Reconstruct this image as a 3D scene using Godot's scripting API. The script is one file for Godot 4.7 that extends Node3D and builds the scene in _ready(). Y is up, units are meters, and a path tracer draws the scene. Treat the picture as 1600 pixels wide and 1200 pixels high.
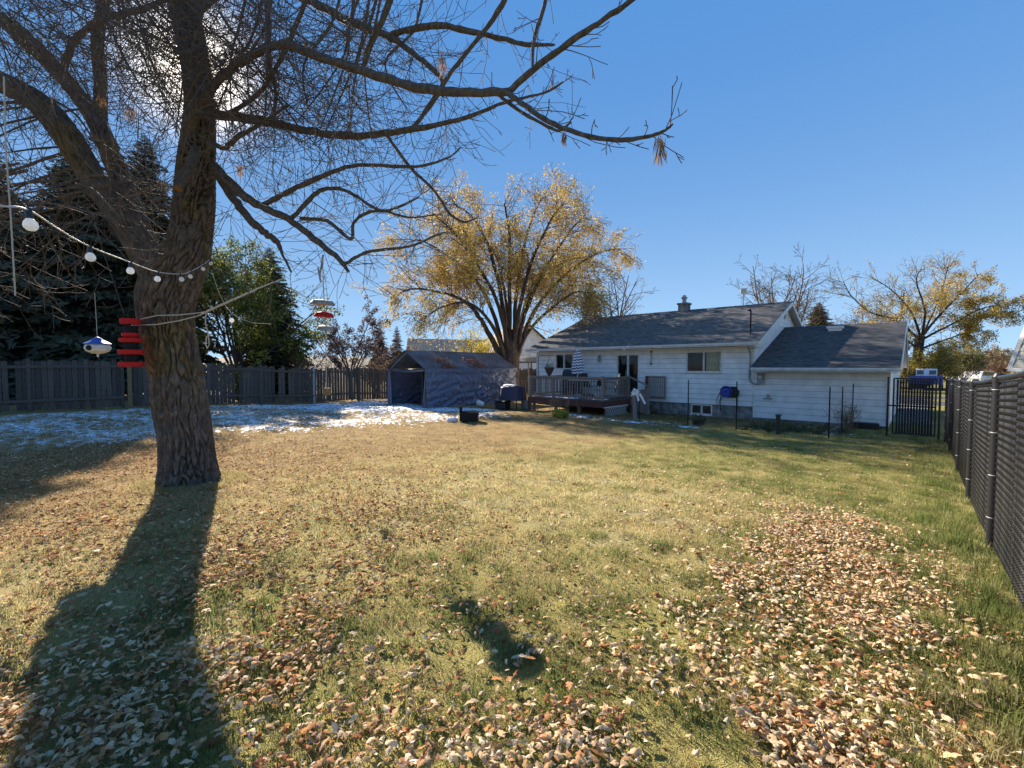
extends Node3D
# A back yard in late autumn: lawn with fallen leaves, a big bare ash on the left, a white bungalow with deck behind.
# World: metres, y up, camera at (0, 1.6, 0) looking along -z. The lot is turned: u runs away along the side fences, v runs left along the house wall.

const UX := 0.673
const UZ := -0.740
const YAW := -0.738

var rng := RandomNumberGenerator.new()
var M := {}
var T := {}
var bumps := FastNoiseLite.new()
var fine := FastNoiseLite.new()
var fv := 0.0
var fu := 0.0
var fy := 0.0
var cache := {}


class MB:
	var v := PackedVector3Array()
	var n := PackedVector3Array()
	var c := PackedColorArray()
	var t := PackedVector2Array()
	var i := PackedInt32Array()
	var col := Color.WHITE

	func vert(p: Vector3, nn: Vector3, uv := Vector2.ZERO) -> int:
		v.append(p)
		n.append(nn)
		c.append(col)
		t.append(uv)
		return v.size() - 1

	# corners counter-clockwise seen from outside
	func quad(a: Vector3, b: Vector3, cc: Vector3, d: Vector3, uvs := []) -> void:
		var nn := (b - a).cross(cc - a)
		if nn.length() < 1e-12:
			nn = (cc - a).cross(d - a)
		nn = nn.normalized()
		var k := v.size()
		var ps := [a, b, cc, d]
		for j in 4:
			vert(ps[j], nn, uvs[j] if uvs.size() else Vector2(ps[j].x + ps[j].z, ps[j].y))
		i.append_array(PackedInt32Array([k, k + 2, k + 1, k, k + 3, k + 2]))

	func tri(a: Vector3, b: Vector3, cc: Vector3) -> void:
		var nn := (b - a).cross(cc - a).normalized()
		var k := v.size()
		for p in [a, b, cc]:
			vert(p, nn, Vector2(p.x + p.z, p.y))
		i.append_array(PackedInt32Array([k, k + 2, k + 1]))

	func box(p: Vector3, s: Vector3, b := Basis.IDENTITY) -> void:
		var x := b.x * s.x * 0.5
		var y := b.y * s.y * 0.5
		var z := b.z * s.z * 0.5
		quad(p - x - y + z, p + x - y + z, p + x + y + z, p - x + y + z)
		quad(p + x - y - z, p - x - y - z, p - x + y - z, p + x + y - z)
		quad(p + x - y + z, p + x - y - z, p + x + y - z, p + x + y + z)
		quad(p - x - y - z, p - x - y + z, p - x + y + z, p - x + y - z)
		quad(p - x + y + z, p + x + y + z, p + x + y - z, p - x + y - z)
		quad(p - x - y - z, p + x - y - z, p + x - y + z, p - x - y + z)

	# a box with chamfered edges
	func cbox(p: Vector3, s: Vector3, bev: float) -> void:
		var h := s * 0.5
		var e := minf(bev, minf(h.x, minf(h.y, h.z)) * 0.6)
		for ax in 3:
			for sg in [-1.0, 1.0]:
				var a := Vector3.ZERO
				a[ax] = 1
				var bx := Vector3.ZERO
				bx[(ax + 1) % 3] = 1
				var cx := Vector3.ZERO
				cx[(ax + 2) % 3] = 1
				var hb: float = h[(ax + 1) % 3] - e
				var hc: float = h[(ax + 2) % 3] - e
				var o: Vector3 = p + a * sg * h[ax]
				var q := [o - bx * hb - cx * hc, o + bx * hb - cx * hc, o + bx * hb + cx * hc, o - bx * hb + cx * hc]
				if sg > 0:
					quad(q[0], q[1], q[2], q[3])
				else:
					quad(q[3], q[2], q[1], q[0])
		for ax in 3:
			var p1 := (ax + 1) % 3
			var p2 := (ax + 2) % 3
			for s1 in [-1.0, 1.0]:
				for s2 in [-1.0, 1.0]:
					var d := Vector3.ZERO
					d[ax] = h[ax] - e
					var o1 := Vector3.ZERO
					o1[p1] = s1 * h[p1]
					o1[p2] = s2 * (h[p2] - e)
					var o2 := Vector3.ZERO
					o2[p1] = s1 * (h[p1] - e)
					o2[p2] = s2 * h[p2]
					face(p + o1 - d, p + o2 - d, p + o2 + d, p + o1 + d, o1 + o2)
		for s1 in [-1.0, 1.0]:
			for s2 in [-1.0, 1.0]:
				for s3 in [-1.0, 1.0]:
					var a := p + Vector3(s1 * h.x, s2 * (h.y - e), s3 * (h.z - e))
					var b := p + Vector3(s1 * (h.x - e), s2 * h.y, s3 * (h.z - e))
					var cc := p + Vector3(s1 * (h.x - e), s2 * (h.y - e), s3 * h.z)
					if (b - a).cross(cc - a).dot(Vector3(s1, s2, s3)) > 0:
						tri(a, b, cc)
					else:
						tri(a, cc, b)

	func face(a: Vector3, b: Vector3, cc: Vector3, d: Vector3, out: Vector3) -> void:
		if (b - a).cross(cc - a).dot(out) > 0:
			quad(a, b, cc, d)
		else:
			quad(d, cc, b, a)

	func tube(pts: Array, rads: Array, sides: int, cap := true) -> void:
		var m := pts.size()
		if m < 2:
			return
		var dir: Vector3 = (pts[1] - pts[0]).normalized()
		var x := dir.cross(Vector3.UP if absf(dir.y) < 0.9 else Vector3.RIGHT).normalized()
		var first := v.size()
		var along := 0.0
		for k in m:
			if k > 0:
				along += (pts[k] - pts[k - 1]).length()
			var d2: Vector3 = (pts[mini(k + 1, m - 1)] - pts[maxi(k - 1, 0)]).normalized()
			x = (x - d2 * x.dot(d2)).normalized()
			var y := d2.cross(x)
			for j in sides + 1:
				var a := TAU * j / sides
				var o := x * cos(a) + y * sin(a)
				vert(pts[k] + o * rads[k], o, Vector2(float(j) / sides, along))
		var w := sides + 1
		for k in m - 1:
			for j in sides:
				var q := first + k * w + j
				i.append_array(PackedInt32Array([q, q + w, q + 1, q + 1, q + w, q + w + 1]))
		if cap:
			for e in [0, m - 1]:
				var dd: Vector3 = (pts[0] - pts[1]) if e == 0 else (pts[m - 1] - pts[m - 2])
				dd = dd.normalized()
				var s0 := v.size()
				for j in sides:
					vert(v[first + e * w + j], dd, Vector2(0.5, along))
				for j in range(1, sides - 1):
					if e == 0:
						i.append_array(PackedInt32Array([s0, s0 + j, s0 + j + 1]))
					else:
						i.append_array(PackedInt32Array([s0, s0 + j + 1, s0 + j]))

	# profile of (radius, height) from bottom to top round the y axis at o
	func lathe(prof: Array, sides: int, o := Vector3.ZERO, sx := 1.0, sz := 1.0) -> void:
		for k in prof.size() - 1:
			var a: Vector2 = prof[k]
			var b: Vector2 = prof[k + 1]
			var nr := Vector2(b.y - a.y, a.x - b.x).normalized()
			var first := v.size()
			for j in sides + 1:
				var g := TAU * j / sides
				var d := Vector3(cos(g), 0, sin(g))
				var nn := (Vector3(d.x / sx, 0, d.z / sz).normalized() * nr.x + Vector3.UP * nr.y).normalized()
				vert(o + Vector3(d.x * a.x * sx, a.y, d.z * a.x * sz), nn, Vector2(float(j) / sides, a.y))
				vert(o + Vector3(d.x * b.x * sx, b.y, d.z * b.x * sz), nn, Vector2(float(j) / sides, b.y))
			for j in sides:
				var q := first + j * 2
				i.append_array(PackedInt32Array([q, q + 2, q + 1, q + 1, q + 2, q + 3]))

	# a flat outline (x, y) pulled along z from -half to +half, placed by xf
	func prism(poly: PackedVector2Array, half: float, xf := Transform3D.IDENTITY) -> void:
		var pp := poly
		if Geometry2D.is_polygon_clockwise(pp):
			pp = pp.duplicate()
			pp.reverse()
		var ix := Geometry2D.triangulate_polygon(pp)
		for k in range(0, ix.size(), 3):
			var a := pp[ix[k]]
			var b := pp[ix[k + 1]]
			var cc := pp[ix[k + 2]]
			if (b - a).cross(cc - a) < 0:
				var h := b
				b = cc
				cc = h
			tri(xf * Vector3(a.x, a.y, half), xf * Vector3(b.x, b.y, half), xf * Vector3(cc.x, cc.y, half))
			tri(xf * Vector3(a.x, a.y, -half), xf * Vector3(cc.x, cc.y, -half), xf * Vector3(b.x, b.y, -half))
		for k in pp.size():
			var a := pp[k]
			var b := pp[(k + 1) % pp.size()]
			quad(xf * Vector3(a.x, a.y, half), xf * Vector3(a.x, a.y, -half), xf * Vector3(b.x, b.y, -half), xf * Vector3(b.x, b.y, half))

	# rows x cols grid of points (CCW seen from the side of the normals), smooth
	func grid(p: PackedVector3Array, rows: int, cols: int, flip := false, cols_color := PackedColorArray()) -> void:
		var first := v.size()
		for r in rows:
			for q in cols:
				var du := p[r * cols + mini(q + 1, cols - 1)] - p[r * cols + maxi(q - 1, 0)]
				var dv := p[mini(r + 1, rows - 1) * cols + q] - p[maxi(r - 1, 0) * cols + q]
				var nn := du.cross(dv).normalized()
				if cols_color.size():
					col = cols_color[r * cols + q]
				vert(p[r * cols + q], -nn if flip else nn, Vector2(p[r * cols + q].x, p[r * cols + q].z))
		for r in rows - 1:
			for q in cols - 1:
				var a := first + r * cols + q
				if flip:
					i.append_array(PackedInt32Array([a, a + 1, a + cols + 1, a, a + cols + 1, a + cols]))
				else:
					i.append_array(PackedInt32Array([a, a + cols + 1, a + 1, a, a + cols, a + cols + 1]))

	func done() -> ArrayMesh:
		var arr := []
		arr.resize(Mesh.ARRAY_MAX)
		arr[Mesh.ARRAY_VERTEX] = v
		arr[Mesh.ARRAY_NORMAL] = n
		arr[Mesh.ARRAY_COLOR] = c
		arr[Mesh.ARRAY_TEX_UV] = t
		arr[Mesh.ARRAY_INDEX] = i
		var am := ArrayMesh.new()
		am.add_surface_from_arrays(Mesh.PRIMITIVE_TRIANGLES, arr)
		return am


# ---------- helpers ----------
func numbered(called: String, parent: Node) -> String:
	var key := "%d/%s" % [parent.get_instance_id(), called]
	var k: int = cache.get(key, 0)
	cache[key] = k + 1
	return called if k == 0 else "%s_%03d" % [called, k]


func thing(called: String, label: String, category: String, where := Vector3.ZERO, turn := 0.0, group := "") -> Node3D:
	var o := Node3D.new()
	o.name = numbered(called, self)
	add_child(o, true)
	o.position = where
	o.rotation.y = turn
	tag(o, label, category, group)
	return o


func tag(o: Node, label: String, category: String, group := "", kind := "") -> Node:
	if label:
		o.set_meta("label", label)
	if category:
		o.set_meta("category", category)
	if group:
		o.set_meta("group", group)
	if kind:
		o.set_meta("kind", kind)
	return o


func put(called: String, mesh: Mesh, mat: Material, parent: Node = null, where := Vector3.ZERO, b := Basis.IDENTITY) -> MeshInstance3D:
	var p: Node = parent if parent else self
	var o := MeshInstance3D.new()
	o.mesh = mesh
	o.material_override = mat
	o.name = numbered(called, p)
	o.transform = Transform3D(b, where)
	p.add_child(o, true)
	return o


func many(called: String, mesh: Mesh, mat: Material, xs: Array, cols: Array, parent: Node = null) -> MultiMeshInstance3D:
	var p: Node = parent if parent else self
	var mm := MultiMesh.new()
	mm.transform_format = MultiMesh.TRANSFORM_3D
	mm.use_colors = cols.size() > 0
	mm.mesh = mesh
	mm.instance_count = xs.size()
	for k in xs.size():
		mm.set_instance_transform(k, xs[k])
		if cols.size():
			mm.set_instance_color(k, cols[k])
	var o := MultiMeshInstance3D.new()
	o.multimesh = mm
	o.material_override = mat
	o.name = numbered(called, p)
	o.set_meta("kind", "stuff")
	p.add_child(o, true)
	return o


func plank(called: String, s: Vector3, mat: Material, parent: Node, where: Vector3, b := Basis.IDENTITY, bev := 0.006) -> MeshInstance3D:
	var key := "cb%d_%d_%d" % [roundi(s.x * 500), roundi(s.y * 500), roundi(s.z * 500)]
	if not cache.has(key):
		var mb := MB.new()
		mb.cbox(Vector3.ZERO, s, bev)
		cache[key] = mb.done()
	return put(called, cache[key], mat, parent, where, b)


func smooth(a: float, b: float, x: float) -> float:
	var t := clampf((x - a) / (b - a), 0, 1)
	return t * t * (3 - 2 * t)


func uof(x: float, z: float) -> float:
	return UX * x + UZ * z


func vof(x: float, z: float) -> float:
	return UZ * x - UX * z


func gh(x: float, z: float) -> float:
	var u := uof(x, z)
	var near := exp(-(x * x + z * z) / 2500.0)
	return -0.27 * smooth(3, 10, u) - 0.1 * smooth(10, 18, u) + bumps.get_noise_2d(x * 6, z * 6) * 0.035 * near


# a point of the lot: u away along the side fences, v to the left along the house, y height
func lot(u: float, v: float, y: float) -> Vector3:
	return Vector3(UX * u + UZ * v, y, UZ * u - UX * v)


func lotg(u: float, v: float, lift := 0.0) -> Vector3:
	var p := lot(u, v, 0)
	p.y = gh(p.x, p.z) + lift
	return p


# where a sight line of the survey photo stands at the distance d in front of the tripod
func at(px: float, py: float, d: float) -> Vector3:
	var a := (px - 800.0) / 700.0
	var b := (600.0 - py) / 700.0
	var wy := b * 0.9992 - 0.03997
	var k := d / (b * 0.03997 + 0.9992)
	return Vector3(a * k, 1.6 + wy * k, -d)


func onground(p: Vector3, lift := 0.0) -> Vector3:
	return Vector3(p.x, gh(p.x, p.z) + lift, p.z)


# things built square to the lot: their node stands at (u, v, y); L gives a point in their own axes
func frame(u: float, v: float, y: float) -> Vector3:
	fu = u
	fv = v
	fy = y
	return lot(u, v, y)


func L(v: float, y: float, u: float) -> Vector3:
	return Vector3(fv - v, y - fy, fu - u)


func boxl(mb: MB, v1: float, v2: float, y1: float, y2: float, u1: float, u2: float) -> void:
	var a := L(v1, y1, u1)
	var b := L(v2, y2, u2)
	mb.box((a + b) * 0.5, (b - a).abs())


func lin(r: float, g: float, b: float) -> Color:
	return Color(r, g, b).linear_to_srgb()


func mat(r: float, g: float, b: float, rough := 0.9, o := {}) -> StandardMaterial3D:
	var m := StandardMaterial3D.new()
	m.albedo_color = lin(r, g, b)
	m.roughness = rough
	m.metallic_specular = o.get("spec", 0.4)
	m.metallic = o.get("metal", 0.0)
	if o.has("tex"):
		m.albedo_texture = o.tex
	if o.has("bump"):
		m.heightmap_enabled = true
		m.heightmap_texture = o.bump
		m.heightmap_scale = o.get("bump_scale", 1.0)
	if o.has("scale"):
		m.uv1_triplanar = true
		m.uv1_scale = o.scale
	elif o.has("uv"):
		m.uv1_scale = o.uv
	if o.get("vc", false):
		m.vertex_color_use_as_albedo = true
	if o.has("back"):
		m.backlight_enabled = true
		m.backlight = Color(o.back, o.back, o.back)
	if o.has("coat"):
		m.clearcoat_enabled = true
		m.clearcoat = o.coat
		m.clearcoat_roughness = 0.2
	m.cull_mode = BaseMaterial3D.CULL_DISABLED
	return m


func noise_tex(freq: float, lo: float, hi: float, oct := 4, sd := 1, type := FastNoiseLite.TYPE_SIMPLEX_SMOOTH) -> NoiseTexture2D:
	var f := FastNoiseLite.new()
	f.noise_type = type
	f.frequency = freq
	f.fractal_octaves = oct
	f.seed = sd
	var t := NoiseTexture2D.new()
	t.width = 256
	t.height = 256
	t.seamless = true
	t.noise = f
	var g := Gradient.new()
	g.set_color(0, Color(lo, lo, lo))
	g.set_color(1, Color(hi, hi, hi))
	t.color_ramp = g
	return t


func rv(a := 1.0) -> Vector3:
	return Vector3(rng.randf_range(-a, a), rng.randf_range(-a, a), rng.randf_range(-a, a))


func turf_textures() -> void:
	var size := 1024
	var r := RandomNumberGenerator.new()
	r.seed = 5
	var im := Image.create(size, size, false, Image.FORMAT_RGB8)
	var hm := Image.create(size, size, false, Image.FORMAT_RGB8)
	im.fill(lin(0.30, 0.25, 0.17))
	hm.fill(Color(0.1, 0.1, 0.1))
	for k in 42000:
		var x := r.randf() * size
		var y := r.randf() * size
		var a := r.randf() * TAU
		var lenn := r.randi_range(6, 20)
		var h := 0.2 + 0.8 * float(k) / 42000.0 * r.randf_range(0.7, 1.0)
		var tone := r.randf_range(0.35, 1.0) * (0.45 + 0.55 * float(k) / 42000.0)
		var c: Color
		if r.randf() < 0.45:
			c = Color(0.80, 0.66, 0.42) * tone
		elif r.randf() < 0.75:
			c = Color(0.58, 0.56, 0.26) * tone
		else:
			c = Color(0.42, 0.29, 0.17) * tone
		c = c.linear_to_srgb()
		var hc := Color(h, h, h)
		var bend := r.randf_range(-0.06, 0.06)
		for s in lenn:
			var xi := posmod(int(x), size)
			var yi := posmod(int(y), size)
			im.set_pixel(xi, yi, c)
			hm.set_pixel(xi, yi, hc)
			x += cos(a)
			y += sin(a)
			a += bend
	T.turf = ImageTexture.create_from_image(im)
	T.turf_h = ImageTexture.create_from_image(hm)


func shingle_textures() -> void:
	var r := RandomNumberGenerator.new()
	r.seed = 9
	var size := 512
	var im := Image.create(size, size, false, Image.FORMAT_RGB8)
	for row in 14:
		var y0 := int(row * size / 14.0)
		var y1 := int((row + 1) * size / 14.0)
		var x := -r.randi_range(0, 60)
		while x < size:
			var w := r.randi_range(24, 62)
			var g := r.randf_range(0.74, 1.0)
			var warm := r.randf_range(0.9, 1.04)
			im.fill_rect(Rect2i(x, y0, w, y1 - y0), Color(g * warm, g * 0.98, g * 0.97))
			im.fill_rect(Rect2i(x, y0, 1, y1 - y0), Color(g * 0.6, g * 0.6, g * 0.6))
			x += w
		for q in 2200:
			var xx := r.randi_range(0, size - 1)
			var yy := r.randi_range(y0, y1 - 1)
			var p := im.get_pixel(xx, yy)
			im.set_pixel(xx, yy, p * r.randf_range(0.7, 1.15))
	T.shingle = ImageTexture.create_from_image(im)


func make_materials() -> void:
	turf_textures()
	shingle_textures()
	T.blotch = noise_tex(0.012, 0.55, 1.0, 5, 3)
	T.soft = noise_tex(0.02, 0.82, 1.0, 5, 8)
	T.faint = noise_tex(0.02, 0.88, 1.0, 5, 18)
	T.grain = noise_tex(0.03, 0.5, 1.0, 4, 4)
	T.h = noise_tex(0.04, 0.0, 1.0, 4, 6)
	T.bark = noise_tex(0.035, 0.0, 1.0, 4, 12, FastNoiseLite.TYPE_PERLIN)
	M.turf = mat(1, 1, 1, 0.95, {"tex": T.turf, "bump": T.turf_h, "bump_scale": 0.8, "uv": Vector3(0.55, 0.55, 1), "vc": true, "spec": 0.2})
	M.blade = mat(1, 1, 1, 0.8, {"vc": true, "back": 1.0, "spec": 0.3})
	M.leaf = mat(1, 1, 1, 0.9, {"vc": true, "back": 0.8, "spec": 0.15})
	M.crown = mat(1, 1, 1, 0.7, {"vc": true, "back": 0.8, "spec": 0.3})
	M.needle = mat(1, 1, 1, 0.8, {"vc": true, "back": 0.2, "spec": 0.3})
	M.snow = mat(0.74, 0.77, 0.82, 0.7, {"bump": T.h, "bump_scale": 1.0, "scale": Vector3(3, 3, 3)})
	M.bark = mat(1, 1, 1, 0.95, {"vc": true, "tex": T.blotch, "scale": Vector3(2.2, 1.2, 2.2), "bump": T.bark, "bump_scale": 1.0, "spec": 0.2})
	M.branch = mat(0.19, 0.16, 0.137, 0.9, {"tex": T.blotch, "scale": Vector3(5, 5, 5), "bump": T.bark, "bump_scale": 0.5, "spec": 0.25})
	M.twig = mat(0.115, 0.092, 0.078, 0.85, {"spec": 0.3})
	M.elm_bark = mat(0.13, 0.10, 0.08, 0.95, {"tex": T.blotch, "scale": Vector3(1.6, 0.5, 1.6), "bump": T.bark, "bump_scale": 2.0, "spec": 0.2})
	M.far_bark = mat(0.16, 0.125, 0.10, 0.95)
	M.dark_bark = mat(0.06, 0.048, 0.04, 0.95)
	M.cut_wood = mat(0.42, 0.22, 0.08, 0.8, {"tex": T.grain, "scale": Vector3(9, 9, 9)})
	M.fence = []
	for k in 5:
		var g: float = [0.105, 0.13, 0.085, 0.115, 0.095][k]
		M.fence.append(mat(g * 1.62, g * 1.33, g * 1.08, 0.9, {"tex": T.grain, "scale": Vector3(9, 0.8, 9), "bump": T.grain, "bump_scale": 0.4}))
	M.fence_rail = mat(0.19, 0.16, 0.135, 0.9, {"tex": T.grain, "scale": Vector3(1.5, 8, 1.5)})
	M.new_wood = mat(0.40, 0.27, 0.12, 0.8, {"tex": T.grain, "scale": Vector3(9, 0.8, 9)})
	M.deck_wood = mat(0.42, 0.345, 0.29, 0.85, {"tex": T.grain, "scale": Vector3(7, 1.2, 7)})
	M.deck_floor = mat(0.22, 0.18, 0.16, 0.85, {"tex": T.grain, "scale": Vector3(1.2, 7, 7)})
	M.deck_red = mat(0.2, 0.075, 0.06, 0.75, {"tex": T.grain, "scale": Vector3(1.2, 7, 7)})
	M.red_wood = mat(0.30, 0.10, 0.05, 0.75, {"tex": T.grain, "scale": Vector3(7, 1.2, 7)})
	M.siding = []
	for k in 3:
		var g: float = [0.86, 0.84, 0.875][k]
		M.siding.append(mat(g, g, g * 0.985, 0.5, {"tex": T.faint, "scale": Vector3(0.4, 0.4, 0.4), "spec": 0.4}))
	M.trim = mat(0.80, 0.80, 0.78, 0.45, {"tex": T.soft, "scale": Vector3(0.7, 0.7, 0.7)})
	M.soffit = mat(0.70, 0.66, 0.57, 0.6)
	M.cream = mat(0.72, 0.68, 0.56, 0.6, {"tex": T.soft, "scale": Vector3(0.5, 1.6, 0.5)})
	M.concrete = mat(0.34, 0.33, 0.31, 0.95, {"tex": T.blotch, "scale": Vector3(0.8, 0.8, 0.8), "bump": T.h, "bump_scale": 0.6})
	M.roof = mat(0.20, 0.187, 0.182, 0.95, {"tex": T.shingle, "uv": Vector3(0.5, 0.5, 1), "spec": 0.25})
	M.roof_dark = mat(0.135, 0.131, 0.133, 0.95, {"tex": T.shingle, "uv": Vector3(0.5, 0.5, 1), "spec": 0.25})
	M.roof_tan = mat(0.46, 0.37, 0.30, 0.95, {"tex": T.shingle, "uv": Vector3(0.5, 0.5, 1), "spec": 0.25})
	M.glass = StandardMaterial3D.new()
	M.glass.albedo_color = Color(0.1, 0.1, 0.1, 0.02)
	M.glass.transparency = BaseMaterial3D.TRANSPARENCY_ALPHA
	M.glass.roughness = 0.03
	M.glass.metallic_specular = 0.28
	M.dark = mat(0.012, 0.012, 0.014, 0.8)
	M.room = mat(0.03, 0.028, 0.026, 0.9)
	M.curtain = mat(0.72, 0.72, 0.50, 0.9, {"tex": T.grain, "scale": Vector3(6, 0.4, 6)})
	M.black_metal = mat(0.014, 0.014, 0.016, 0.6, {"spec": 0.3})
	M.black_vinyl = mat(0.013, 0.013, 0.016, 0.35, {"spec": 0.5})
	M.slat = [mat(0.021, 0.022, 0.028, 0.42, {"tex": T.soft, "scale": Vector3(2, 1, 2)}), mat(0.017, 0.018, 0.023, 0.4), mat(0.025, 0.026, 0.033, 0.42), mat(0.034, 0.034, 0.036, 0.5)]
	M.steel = mat(0.45, 0.45, 0.46, 0.4, {"metal": 0.8})
	M.grey_paint = mat(0.30, 0.31, 0.32, 0.5)
	M.tarp = mat(0.15, 0.17, 0.25, 0.3, {"tex": T.soft, "scale": Vector3(0.8, 0.8, 0.8), "spec": 0.5})
	M.tarp_roof = mat(0.23, 0.23, 0.25, 0.6, {"tex": T.blotch, "scale": Vector3(0.35, 0.35, 0.35)})
	M.cover = mat(0.04, 0.038, 0.07, 0.5)
	M.red = mat(0.45, 0.02, 0.02, 0.6, {"spec": 0.25})
	M.white_paint = mat(0.78, 0.77, 0.74, 0.5, {"tex": T.soft, "scale": Vector3(4, 4, 4)})
	M.blue_paint = mat(0.05, 0.12, 0.45, 0.45)
	M.hose_blue = mat(0.015, 0.05, 0.42, 0.35)
	M.rope = mat(0.50, 0.45, 0.36, 0.9)
	M.cord = mat(0.60, 0.58, 0.55, 0.6)
	M.bulb = mat(0.9, 0.9, 0.88, 0.15, {"back": 1.0, "spec": 0.6})
	M.disc_grey = mat(0.55, 0.54, 0.50, 0.5, {"tex": T.blotch, "scale": Vector3(4, 4, 4)})
	M.fabric = mat(1, 1, 1, 0.85, {"vc": true})
	M.chair = mat(0.03, 0.035, 0.05, 0.6)
	M.asphalt = mat(0.09, 0.088, 0.088, 0.95, {"tex": T.blotch, "scale": Vector3(0.5, 0.5, 0.5)})
	M.path = mat(0.45, 0.43, 0.40, 0.95, {"tex": T.blotch, "scale": Vector3(0.6, 0.6, 0.6)})
	M.tyre = mat(0.02, 0.02, 0.02, 0.9)
	M.truck_blue = mat(0.01, 0.04, 0.30, 0.25, {"coat": 1.0})
	M.car_white = mat(0.70, 0.71, 0.73, 0.25, {"coat": 1.0})
	M.car_glass = mat(0.02, 0.025, 0.035, 0.08, {"spec": 0.6})
	M.flower = mat(0.85, 0.83, 0.80, 0.8, {"back": 0.4})


func _ready() -> void:
	# camera
	var cam := Camera3D.new()
	cam.name = "camera"
	cam.fov = 81.2
	cam.near = 0.05
	cam.far = 900.0
	cam.position = Vector3(0, 1.6, 0)
	cam.rotation.x = -0.04
	add_child(cam)
	cam.current = true
	# sky
	var we := WorldEnvironment.new()
	we.name = "surroundings"
	var env := Environment.new()
	env.background_mode = Environment.BG_SKY
	var sm := ProceduralSkyMaterial.new()
	sm.sky_top_color = lin(0.034, 0.107, 0.254)
	sm.sky_horizon_color = lin(0.19, 0.292, 0.4)
	sm.sky_curve = 0.16
	sm.ground_bottom_color = lin(0.12, 0.11, 0.08)
	sm.ground_horizon_color = lin(0.25, 0.25, 0.24)
	sm.sun_angle_max = 15.0
	sm.sun_curve = 0.2
	var sky := Sky.new()
	sky.sky_material = sm
	env.sky = sky
	env.tonemap_mode = Environment.TONE_MAPPER_LINEAR
	env.tonemap_exposure = 2.8
	env.sdfgi_enabled = true
	env.ssao_enabled = true
	env.ssil_enabled = true
	we.environment = env
	add_child(we)
	# sun, behind the ash tree
	var sun := DirectionalLight3D.new()
	sun.name = "sun"
	sun.light_energy = 1.6
	sun.light_color = Color(1.0, 0.955, 0.89)
	sun.light_angular_distance = 0.5
	sun.shadow_enabled = true
	var el := deg_to_rad(28.0)
	var to_sun := Vector3(-0.568 * cos(el), sin(el), -0.823 * cos(el))
	sun.basis = Basis.looking_at(-to_sun, Vector3.UP)
	add_child(sun)

	rng.seed = 11
	bumps.noise_type = FastNoiseLite.TYPE_SIMPLEX_SMOOTH
	bumps.frequency = 0.03
	bumps.fractal_octaves = 2
	bumps.seed = 4
	fine.noise_type = FastNoiseLite.TYPE_SIMPLEX_SMOOTH
	fine.frequency = 0.35
	fine.fractal_octaves = 4
	fine.seed = 21
	make_materials()
	make_ground()
	make_house()
	make_ash()
	make_deck()
	make_wood_fence()
	make_black_fence()
	make_gate()
	make_carport()
	make_neighbours()
	make_elm()
	make_far_trees()
	make_tree_things()
	make_deck_things()
	make_yard_things()
	make_vehicles()
	make_snow()
	make_leaves()
	make_grass()


# ---------- ground ----------
func green_share(x: float, z: float) -> float:
	# where the lawn is still green: the right half and along the black fence
	var d := -z
	var g := smooth(-1.5, 3.5, x - 0.12 * d + fine.get_noise_2d(x * 0.6, z * 0.6) * 3.0)
	g = maxf(g, 0.75 * smooth(2.2, 0.3, vof(x, z)))
	g = maxf(g, 0.85 * smooth(5.2, 2.6, d) * smooth(-4.5, -0.5, x))
	return clampf(g + fine.get_noise_2d(x * 2.5 + 50, z * 2.5) * 0.5, 0, 1)


func turf_tint(x: float, z: float) -> Color:
	var g := green_share(x, z)
	var straw := Color(1.42, 1.24, 0.74)
	var green := Color(0.60, 0.68, 0.30)
	var c := straw.lerp(green, g * 0.8)
	var v := vof(x, z)
	var brown := smooth(4.0, 8.0, v + fine.get_noise_2d(x * 1.2, z * 1.2 + 30) * 3.0)
	c = c.lerp(Color(0.86, 0.66, 0.44), brown * 0.85)
	c = c * (0.9 + 0.55 * fine.get_noise_2d(x * 4, z * 4 - 70))
	var u := uof(x, z)
	# bare garden soil in front of the wall
	var bed := smooth(15.0, 15.6, u + fine.get_noise_2d(x * 3, z * 3) * 0.5) * smooth(9.2, 8.2, v) * smooth(1.2, 2.2, v)
	c = c.lerp(Color(0.26, 0.22, 0.14), bed * 0.75)
	return c


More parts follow.
